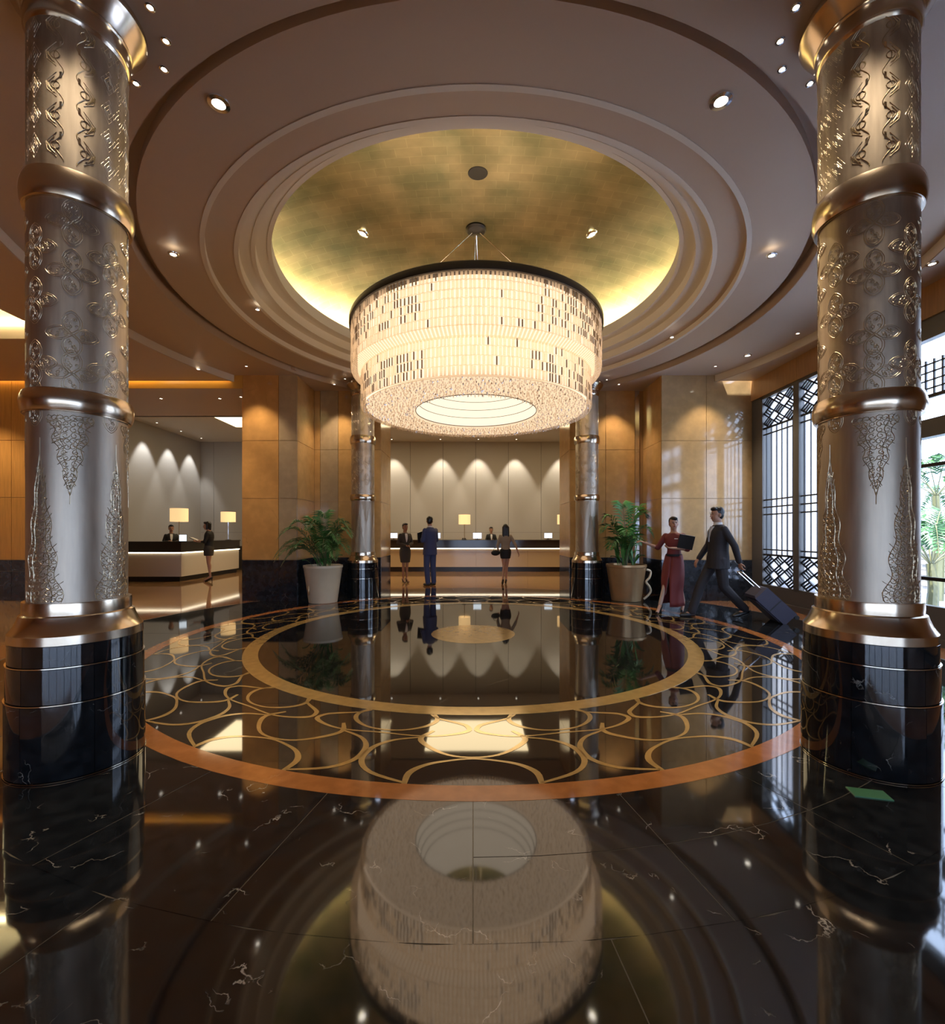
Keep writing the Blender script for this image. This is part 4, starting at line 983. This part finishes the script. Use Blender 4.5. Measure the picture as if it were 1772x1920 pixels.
def person(label, loc, rz, H, pose, outfit, female, hair, voxel=.009, skin='skin', headturn=0.0, heel=0.0, legmat=None):
    s = H / 1.75; J = {k: Vector(v) * s for k, v in {**BASE, **pose}.items()}
    if female:
        for k in ('sR', 'sL'): J[k].x *= .88
    t = thing('person', label, 'person', loc, rz)
    b = MB(); nk, hd = J['neck'], J['head']
    Rh = Matrix.Rotation(headturn, 3, 'Z')
    def hp(x, y, z): return hd + Rh @ (Vector((x, y, z)) * s)
    # head: skull, face, jaw, nose, ears
    b.ell(hp(0, .012, .02), (.073 * s, .090 * s, .098 * s)); b.ell(hp(0, -.018, -.035), (.060 * s, .066 * s, .085 * s)); b.ell(hp(0, -.035, -.085), (.036 * s, .035 * s, .035 * s))
    b.cap(hp(0, -.085, .005), hp(0, -.098, -.03), .009 * s, .013 * s, 8)
    for sd in (-1, 1): b.ell(hp(sd * .074, .012, -.015), (.012 * s, .02 * s, .03 * s), 8, 6)
    b.cap(hp(0, .02, -.06), nk - Vector((0, 0, .04 * s)), .05 * s, .056 * s)
    pel = (J['hR'] + J['hL']) / 2
    # torso as one loft bent along the spine
    sp = lambda f: pel.lerp(nk, f)
    def tor(k=1.0, secs=((-.10, .13, .09), (.05, .155, .105), (.22, .135, .095), (.40, .125, .09), (.62, .155, .105), (.80, .165, .10), (.92, .13, .08), (1.0, .07, .06))):
        out = []
        for f, rx, ry in secs:
            p = sp(f); q = .9 if female else 1.0
            if female and .2 < f < .5: q = .82
            out.append((p.x, p.y, p.z, rx * s * k * q, ry * s * k * (.98 if female else 1)))
        return out
    b.loft(tor(.94))
    thick = .88 if female else 1.0
    for sd in 'RL':
        S_, E_, W_, Hh, K, A = (J[c + sd] for c in 'sewhka')
        b.cap(S_, E_, .048 * s * thick, .038 * s * thick); b.cap(E_, W_, .037 * s * thick, .026 * s * thick)
        b.cap(Hh, K, .082 * s * thick, .052 * s * thick); b.cap(K, A, .050 * s * thick, .032 * s * thick)
        mid = K.lerp(A, .3) + Vector((0, .012 * s, 0)); female and b.ell(mid, (.045 * s * thick, .05 * s * thick, .12 * s))
        fwd = Vector((0, -1, 0)) if ('f' + sd) not in pose else Vector(pose['f' + sd]).normalized()
        toe = A + Vector((fwd.x * .15, fwd.y * .15, 0)) * s; toe.z = max(.02, A.z - (.055 + heel) * s) + fwd.z * .15 * s
        b.cap(A - Vector((0, 0, .02 * s)), toe, .032 * s, .028 * s)
        # hand: palm, four curled fingers, thumb
        d = (W_ - E_).normalized(); d = (d + Vector(pose.get('p' + sd, (0, 0, 0)))).normalized()
        side = d.cross(Vector((0, 0, 1)));  side = side.normalized() if side.length > .2 else Vector((0, 1, 0))
        if 'n' + sd in pose: side = Vector(pose['n' + sd]).normalized(); side = (side - d * side.dot(d)).normalized()
        nrm = side.cross(d).normalized() * (1 if sd == 'L' else -1)
        for q in (-1, -.33, .33, 1): b.cap(W_, W_ + d * .075 * s + side * q * .026 * s, .018 * s, .014 * s, 8)
        for q, ln in ((-1, .058), (-.33, .072), (.33, .078), (1, .066)):
            f0 = W_ + d * .078 * s + side * q * .029 * s; f1 = f0 + (d * .8 + nrm * .35).normalized() * ln * .55 * s; f2 = f1 + (d * .5 + nrm * .8).normalized() * ln * .5 * s
            b.cap(f0, f1, .0095 * s, .0088 * s, 7); b.cap(f1, f2, .0088 * s, .0078 * s, 7)
        th0 = W_ + d * .02 * s + side * .028 * s; th1 = th0 + (d * .6 + side * .7 + nrm * .25).normalized() * .045 * s
        b.cap(th0, th1, .014 * s, .0105 * s, 7); b.cap(th1, th1 + (d + nrm * .3).normalized() * .03 * s, .0105 * s, .009 * s, 7)
    body = link('body', remesh(b, 'body', skin, voxel), t)
    # face details
    for sd in (-1, 1):
        MB().ell(hp(sd * .029, -.081, .006), (.012 * s, .007 * s, .007 * s), 8, 6, rot=Rh).obj('eye', 'eye_dark', body, True)
        MB().ell(hp(sd * .030, -.085, .027), (.017 * s, .007 * s, .004 * s), 8, 4, rot=Rh).obj('eyebrow', 'hair_black', body, True)
    MB().ell(hp(0, -.083, -.058), (.022 * s, .009 * s, .008 * s), 8, 6, rot=Rh).obj('mouth', 'lips', body, True)
    # hair
    h = MB()
    h.ell(hp(0, .032, .042), (.083 * s, .088 * s, .088 * s)); h.ell(hp(0, .045, .0), (.079 * s, .065 * s, .085 * s)); h.ell(hp(0, -.045, .085), (.062 * s, .045 * s, .035 * s))
    if hair == 'bun': h.ell(hp(0, .125, .03), (.045 * s, .042 * s, .045 * s))
    if hair == 'bob':
        for sd in (-1, 1): h.cap(hp(sd * .06, .03, .04), hp(sd * .07, .02, -.085), .035 * s, .028 * s)
        h.cap(hp(0, .06, 0), hp(0, .07, -.10), .06 * s, .045 * s)
    if hair == 'long':
        for q in (-.05, 0, .05): h.cap(hp(q, .055, .02), hp(q * 1.3, .10, -.36), .055 * s, .04 * s)
    link('hair', remesh(h, 'hair', 'hair_black', voxel, 3), t)
    def cloth(name, mat, build, k=None):
        m = MB(); build(m); return link(name, remesh(m, name, mat, voxel * 1.15, 5), t)
    def sleeves(m, r, upto=1.0):
        for sd in 'RL':
            S_, E_, W_ = J['s' + sd], J['e' + sd], J['w' + sd]
            m.cap(S_, E_, .057 * s * r, .050 * s * r)
            if upto > 1: m.cap(E_, E_.lerp(W_, min(1, upto - 1)), .052 * s * r, .042 * s * r)
    def vee(rows, name, mat, par=None):
        vs = []; fs = []
        for hw, y, z in rows: vs += [(nk.x - hw * s, nk.y + y * s, nk.z + z * s), (nk.x + hw * s, nk.y + y * s, nk.z + z * s), (nk.x + hw * s, nk.y + (y + .03) * s, nk.z + z * s), (nk.x - hw * s, nk.y + (y + .03) * s, nk.z + z * s)]
        for r in range(len(rows) - 1):
            for k in range(4): l = (k + 1) % 4; fs.append((r * 4 + k, r * 4 + l, r * 4 + 4 + l, r * 4 + 4 + k))
        fs += [(0, 1, 2, 3), tuple(len(vs) - 4 + k for k in (3, 2, 1, 0))]
        return MB().add(vs, fs).obj(name, mat, par or t)
    if outfit.startswith('suit'):
        mt = outfit.split(':')[1]
        cloth('jacket', mt, lambda m: (m.loft(tor(1.16, ((-.30, .156, .138), (-.24, .154, .135), (-.10, .152, .130), (.05, .150, .126), (.22, .140, .118), (.40, .142, .116), (.62, .160, .124), (.80, .176, .114), (.90, .150, .086), (.96, .098, .07), (.995, .068, .06)))), sleeves(m, 1.0, 1.93)))
        def tr(m):
            m.loft(tor(1.04, ((-.16, .15, .105), (.0, .15, .105), (.16, .135, .10))))
            for sd in 'RL':
                Hh, K, A = (J[c + sd] for c in 'hka'); m.cap(Hh, K, .098 * s, .075 * s); m.cap(K, A + Vector((0, 0, .0)), .075 * s, .064 * s)
        cloth('trousers', mt, tr)
        # shirt collar and tie at the open front
        cl = MB(); c0 = nk + Vector((0, -.01, .012)) * s
        cl.lathe([(.058 * s, c0.z - .035 * s), (.066 * s, c0.z - .03 * s), (.062 * s, c0.z + .022 * s), (.056 * s, c0.z + .02 * s)], 20, c=(c0.x, c0.y)); cl.obj('collar', 'cloth_white', t, True)
        fy = -.135 * s
        shf = vee(((.048, -.106, -.03), (.040, -.136, -.10), (.026, -.150, -.18), (.004, -.154, -.27)), 'shirt_front', 'cloth_white')
        vee(((.015, -.114, -.03), (.013, -.144, -.10), (.019, -.158, -.18), (.004, -.161, -.265)), 'tie', 'tie_blue', shf)
    if outfit.startswith('skirt'):
        mt = outfit.split(':')[1]; mt2 = outfit.split(':')[2]; sl_up = 1.35 if 'short' in outfit else 1.92
        cloth('jacket', mt, lambda m: (m.loft(tor(1.13, ((-.13, .150, .112), (.02, .152, .110), (.2, .130, .098), (.40, .130, .094), (.62, .158, .112), (.80, .172, .102), (.90, .142, .086), (.96, .09, .068), (.99, .066, .06)))), sleeves(m, .9, sl_up)))
        kz = (J['kR'].z + J['kL'].z) / 2; low = kz + (.05 if 'short' not in outfit else .20) * s
        kn = (J['kR'] + J['kL']) / 2; spread = abs(J['kR'].y - J['kL'].y) / 2
        def sk(m):
            secs = []
            for f in (0, .25, .5, .75, 1.0):
                z = pel.z + .10 * s + (low - pel.z - .10 * s) * f; y = pel.y + (kn.y - pel.y) * max(0, f - .1)
                secs.append((pel.x + (kn.x - pel.x) * f, y, z, (.145, .168, .168, .155, .140)[int(f * 4)] * s, ((.105, .125, .122, .11, .10)[int(f * 4)]) * s + spread * f * .8))
            m.loft(secs[::-1])
        cloth('skirt', mt2, sk)
        vee(((.036, -.094, -.03), (.036, -.124, -.10), (.030, -.137, -.18), (.004, -.140, -.28)), 'blouse', 'cloth_white')
    if outfit.startswith('dress'):
        mt = outfit.split(':')[1]
        cloth('bodice', mt, lambda m: (m.loft(tor(1.10, ((-.10, .150, .112), (.02, .152, .110), (.2, .128, .098), (.40, .126, .094), (.62, .156, .112), (.80, .172, .102), (.90, .142, .086), (.96, .09, .068)))), sleeves(m, 1.0, 1.12)))
        # long skirt with a front slit: open sheet with thickness
        m = MB(); n = 26; rows = 12; vs = []; fs = []
        slit = R(-92); kn = (J['kR'] + J['kL']) / 2; an = (J['aR'] + J['aL']) / 2
        for r in range(rows + 1):
            f = r / rows; z = pel.z + .12 * s + (.13 * s - pel.z - .12 * s) * f
            cen = pel.lerp(kn, min(1, f * 1.9)) if f < .53 else kn.lerp(an, (f - .53) / .6)
            rx = (.148 + .04 * math.sin(PI * min(1, f * 1.4)) + .05 * f * f) * s; ry = (.108 + .03 * math.sin(PI * min(1, f * 1.4)) + .20 * f * f) * s
            op = R(0.5 + max(0, f - .42) * 85)
            for k in range(n + 1):
                a = slit + op * .35 + (2 * PI - op) * k / n
                fold = 1 + .05 * f * math.sin(a * 7)
                vs.append((cen.x + rx * fold * math.cos(a), cen.y + ry * fold * math.sin(a), z))
        for r in range(rows):
            for k in range(n): o = r * (n + 1) + k; fs.append((o, o + 1, o + n + 2, o + n + 1))
        o = m.add(vs, fs).obj('skirt', mt, t, 60); sd_ = o.modifiers.new('t', 'SOLIDIFY'); sd_.thickness = .006
        MB().lathe([(.128 * s, 1.02 * s), (.136 * s, 1.02 * s), (.136 * s, 1.06 * s), (.128 * s, 1.06 * s)], 28).obj('waist_band', 'cloth_black', t, True)
        MB().cbox(.05 * s, .11 * s, -.15 * s, -.145 * s, 1.33 * s, 1.345 * s, .001).obj('name_badge', 'cloth_white', t)
    # shoes
    for sd in 'RL':
        A = J['a' + sd]; fwd = Vector((0, -1, 0)) if ('f' + sd) not in pose else Vector(pose['f' + sd]).normalized()
        hz = Vector((fwd.x, fwd.y, 0)).normalized()
        z = max(0.0, A.z - (.085 + heel) * s)
        m = MB(); ball = A + hz * .10 * s; ball.z = z + .032 * s + fwd.z * .1 * s; toe = A + hz * .165 * s; toe.z = z + .028 * s + fwd.z * .15 * s
        hl = A - hz * .035 * s; hl.z = z + (.04 + heel) * s
        m.cap(hl, ball, .036 * s, .042 * s); m.cap(ball, toe, .042 * s, .028 * s); m.cap(A, hl, .036 * s, .036 * s)
        if female: m = MB(); m.cap(hl, ball, .031 * s, .036 * s); m.cap(ball, toe, .036 * s, .02 * s)
        sho = link('shoe', remesh(m, 'shoe', 'shoe_black', voxel, 3), t)
        if heel:
            MB().tube([(hl.x, hl.y, hl.z), (hl.x - hz.x * .012, hl.y - hz.y * .012, z)], [.016 * s, .007 * s], 8).obj('heel', 'shoe_black', sho, True)
    if legmat:
        def lg(m):
            for sd in 'RL':
                Hh, K, A = (J[c + sd] for c in 'hka'); m.cap(Hh.lerp(K, .3), K, .074 * s, .050 * s); m.cap(K, A, .049 * s, .033 * s); m.ell(K.lerp(A, .3) + Vector((0, .018 * s, 0)), (.044 * s, .049 * s, .12 * s))
        cloth('stockings', legmat, lg)
    return t
HEEL = .065
up_h = lambda **k: k
# 1 woman in red at right, walking towards the left front, arm held out
person('woman in a long dark red dress gesturing while walking beside a man', (3.47, 7.92, 0.0), R(-40), 1.66,
       {'eR': (-.28, -.02, 1.17), 'wR': (-.47, -.18, 1.26), 'pR': (-.3, -.2, .1), 'nR': (0, 1, 0), 'eL': (.23, .0, 1.15), 'wL': (.03, -.20, 1.17), 'kR': (-.10, -.14, .54), 'aR': (-.16, -.27, .155), 'kL': (.07, .05, .53), 'aL': (.09, .26, .18), 'fL': (.1, -1, -.3)},
       'dress:cloth_red', True, 'bun', .008, 'skin', R(28), HEEL, 'stocking')
f = thing('folder', 'black folder hugged by the woman in red', 'folder', (3.55, 7.70, 1.10), R(-12))
MB().cbox(-.12, .12, -.008, .012, 0, .235, .004).obj('cover', 'cloth_black', f); MB().box(-.115, .115, -.003, .007, .002, .237).obj('pages', 'cloth_white', f)
f.rotation_euler = (R(10), R(10), R(-12))
# 2 man in dark suit pulling a suitcase, walking to the left
person('man in a charcoal suit pulling a suitcase and looking left', (3.93, 7.36, 0.0), R(-92), 1.80,
       {'kR': (-.09, -.22, .52), 'aR': (-.10, -.36, .085), 'kL': (.09, .04, .50), 'aL': (.09, .36, .16), 'fL': (0, -1, -.35), 'eR': (-.24, -.04, 1.13), 'wR': (-.22, -.20, .91), 'eL': (.24, .13, 1.13), 'wL': (.22, .21, .88)},
       'suit:cloth_charcoal', False, 'short', .008, 'skin', R(6))
# 3 man in blue suit with folder
person('man in a navy blue suit standing with a dark folder before the counter', (-1.12, 11.95, 0.0), R(222), 1.82,
       {'eL': (.22, -.02, 1.12), 'wL': (.10, -.22, 1.17), 'eR': (-.24, -.05, 1.13), 'wR': (-.12, -.24, 1.05), 'kR': (-.10, -.01, .5), 'kL': (.10, -.01, .5), 'aR': (-.10, .02, .085), 'aL': (.10, .05, .085)},
       'suit:cloth_navy', False, 'short', .010, 'skin', R(-30))
f = thing('folder', 'dark folder held up by the man in blue', 'folder', (-1.36, 12.06, 1.13), R(-10))
MB().cbox(-.11, .11, -.008, .012, 0, .29, .004).obj('cover', 'cloth_black', f); MB().box(-.105, .105, -.004, .008, .004, .292).obj('pages', 'cloth_white', f)
f.rotation_euler = (R(14), R(-16), R(45))
# 4 woman in grey skirt suit
person('woman in a grey skirt suit with clasped hands left of the man in blue', (-1.875, 12.65, 0.0), R(30), 1.66,
       {'eR': (-.22, .0, 1.14), 'wR': (-.04, -.20, 1.08), 'eL': (.22, .0, 1.14), 'wL': (.04, -.21, 1.08), 'kR': (-.055, -.02, .54), 'kL': (.055, -.02, .54), 'aR': (-.05, .02, .15), 'aL': (.055, .02, .15)},
       'skirt:cloth_grey:cloth_grey', True, 'bun', .010, 'skin_tan', 0, HEEL)
# 5 woman in beige top walking away to the counter
person('long-haired woman in beige top and black skirt walking towards the counter', (.87, 12.3, 0.0), R(184), 1.62,
       {'kR': (-.045, -.05, .54), 'aR': (-.03, -.10, .15), 'kL': (.045, .02, .54), 'aL': (.10, .20, .18), 'fL': (0, -1, -.3), 'eR': (-.27, .05, 1.16), 'wR': (-.36, .04, .93), 'eL': (.22, -.02, 1.12), 'wL': (.20, -.12, .96)},
       'skirt:cloth_beige:cloth_black:short', True, 'long', .010, 'skin', 0, HEEL)
hb = thing('handbag', 'small black handbag carried by the woman in the beige top', 'bag', (.60, 12.2, .78), R(20))
MB().ell((0, 0, .06), (.13, .05, .075)).obj('body', 'cloth_black', hb, True)
MB().tube([(-.07, 0, .11), (-.04, 0, .18), (.04, 0, .19), (.08, 0, .12)], .007, 6).obj('strap', 'cloth_black', hb, True)
# 6 counter clerk
person('clerk in a black jacket standing behind the long counter', (Xat(921, 17.4), 17.4, 0.0), R(4), 1.62,
       {'eR': (-.22, -.02, 1.16), 'wR': (-.10, -.24, 1.18), 'eL': (.22, -.02, 1.16), 'wL': (.10, -.24, 1.18)}, 'skirt:cloth_black:cloth_black', True, 'bun', .011, 'skin')
# 7 woman at the left desk
person('short-haired woman in black jacket reading beside the left desk', (-7.46, 12.95, 0.0), R(-78), 1.72,
       {'eR': (-.21, -.04, 1.14), 'wR': (-.10, -.28, 1.17), 'eL': (.21, -.04, 1.14), 'wL': (.08, -.27, 1.15), 'kR': (-.06, -.02, .54), 'kL': (.06, .01, .54), 'aR': (-.06, .02, .15), 'aL': (.06, .06, .15), 'head': (0, -.05, 1.60)},
       'skirt:cloth_black:cloth_grey:short', True, 'bob', .010, 'skin', 0, HEEL)
nb = thing('notebook', 'open dark notebook held by the short-haired woman at the left desk', 'book', (-7.84, 12.98, 1.17), R(-80))
MB().cbox(-.11, .11, -.15, .15, 0, .012, .003).obj('cover', 'cloth_black', nb); MB().box(-.10, .10, -.14, .14, .012, .018).obj('pages', 'cloth_white', nb)
nb.rotation_euler = (R(-25), 0, R(-80))
# 8 clerk behind the left desk
person('clerk in black with pulled-back hair behind the left desk', (Xat(321, 14.15), 14.15, 0.0), R(38), 1.64,
       {'eR': (-.22, -.02, 1.15), 'wR': (-.08, -.25, 1.20), 'eL': (.24, -.06, 1.16), 'wL': (.20, -.30, 1.20)}, 'skirt:cloth_black:cloth_black', True, 'bun', .011, 'skin')
# suitcase, tilted on its wheels
sc_ = thing('suitcase', 'dark navy wheeled suitcase tilted behind the man in the charcoal suit', 'suitcase', (4.80, 7.02, 0.035), R(0))
tl = R(-46)
def case(mb): return mb
shl = MB().cbox(-.12, .12, -.20, .20, .05, .64, .03).obj('shell', 'case_navy', sc_, 40)
MB().cbox(-.135, -.12, -.16, .16, .12, .56, .006).obj('pocket', 'case_navy', shl)
MB().box(-.122, .122, -.204, .204, .335, .35).obj('zip', 'cushion_dark', shl)
MB().tube([(.06, -.10, .62), (.06, -.10, .98), (.06, .10, .98), (.06, .10, .62)], .011, 8).obj('handle', 'chrome', sc_, True)
for sd in (-1, 1): MB().tube([(.09, sd * .15 - .02, .0), (.09, sd * .15 + .02, .0)], .035, 14).obj('wheel', 'cushion_dark', sc_, True)
sc_.rotation_euler = (0, tl, R(-9))
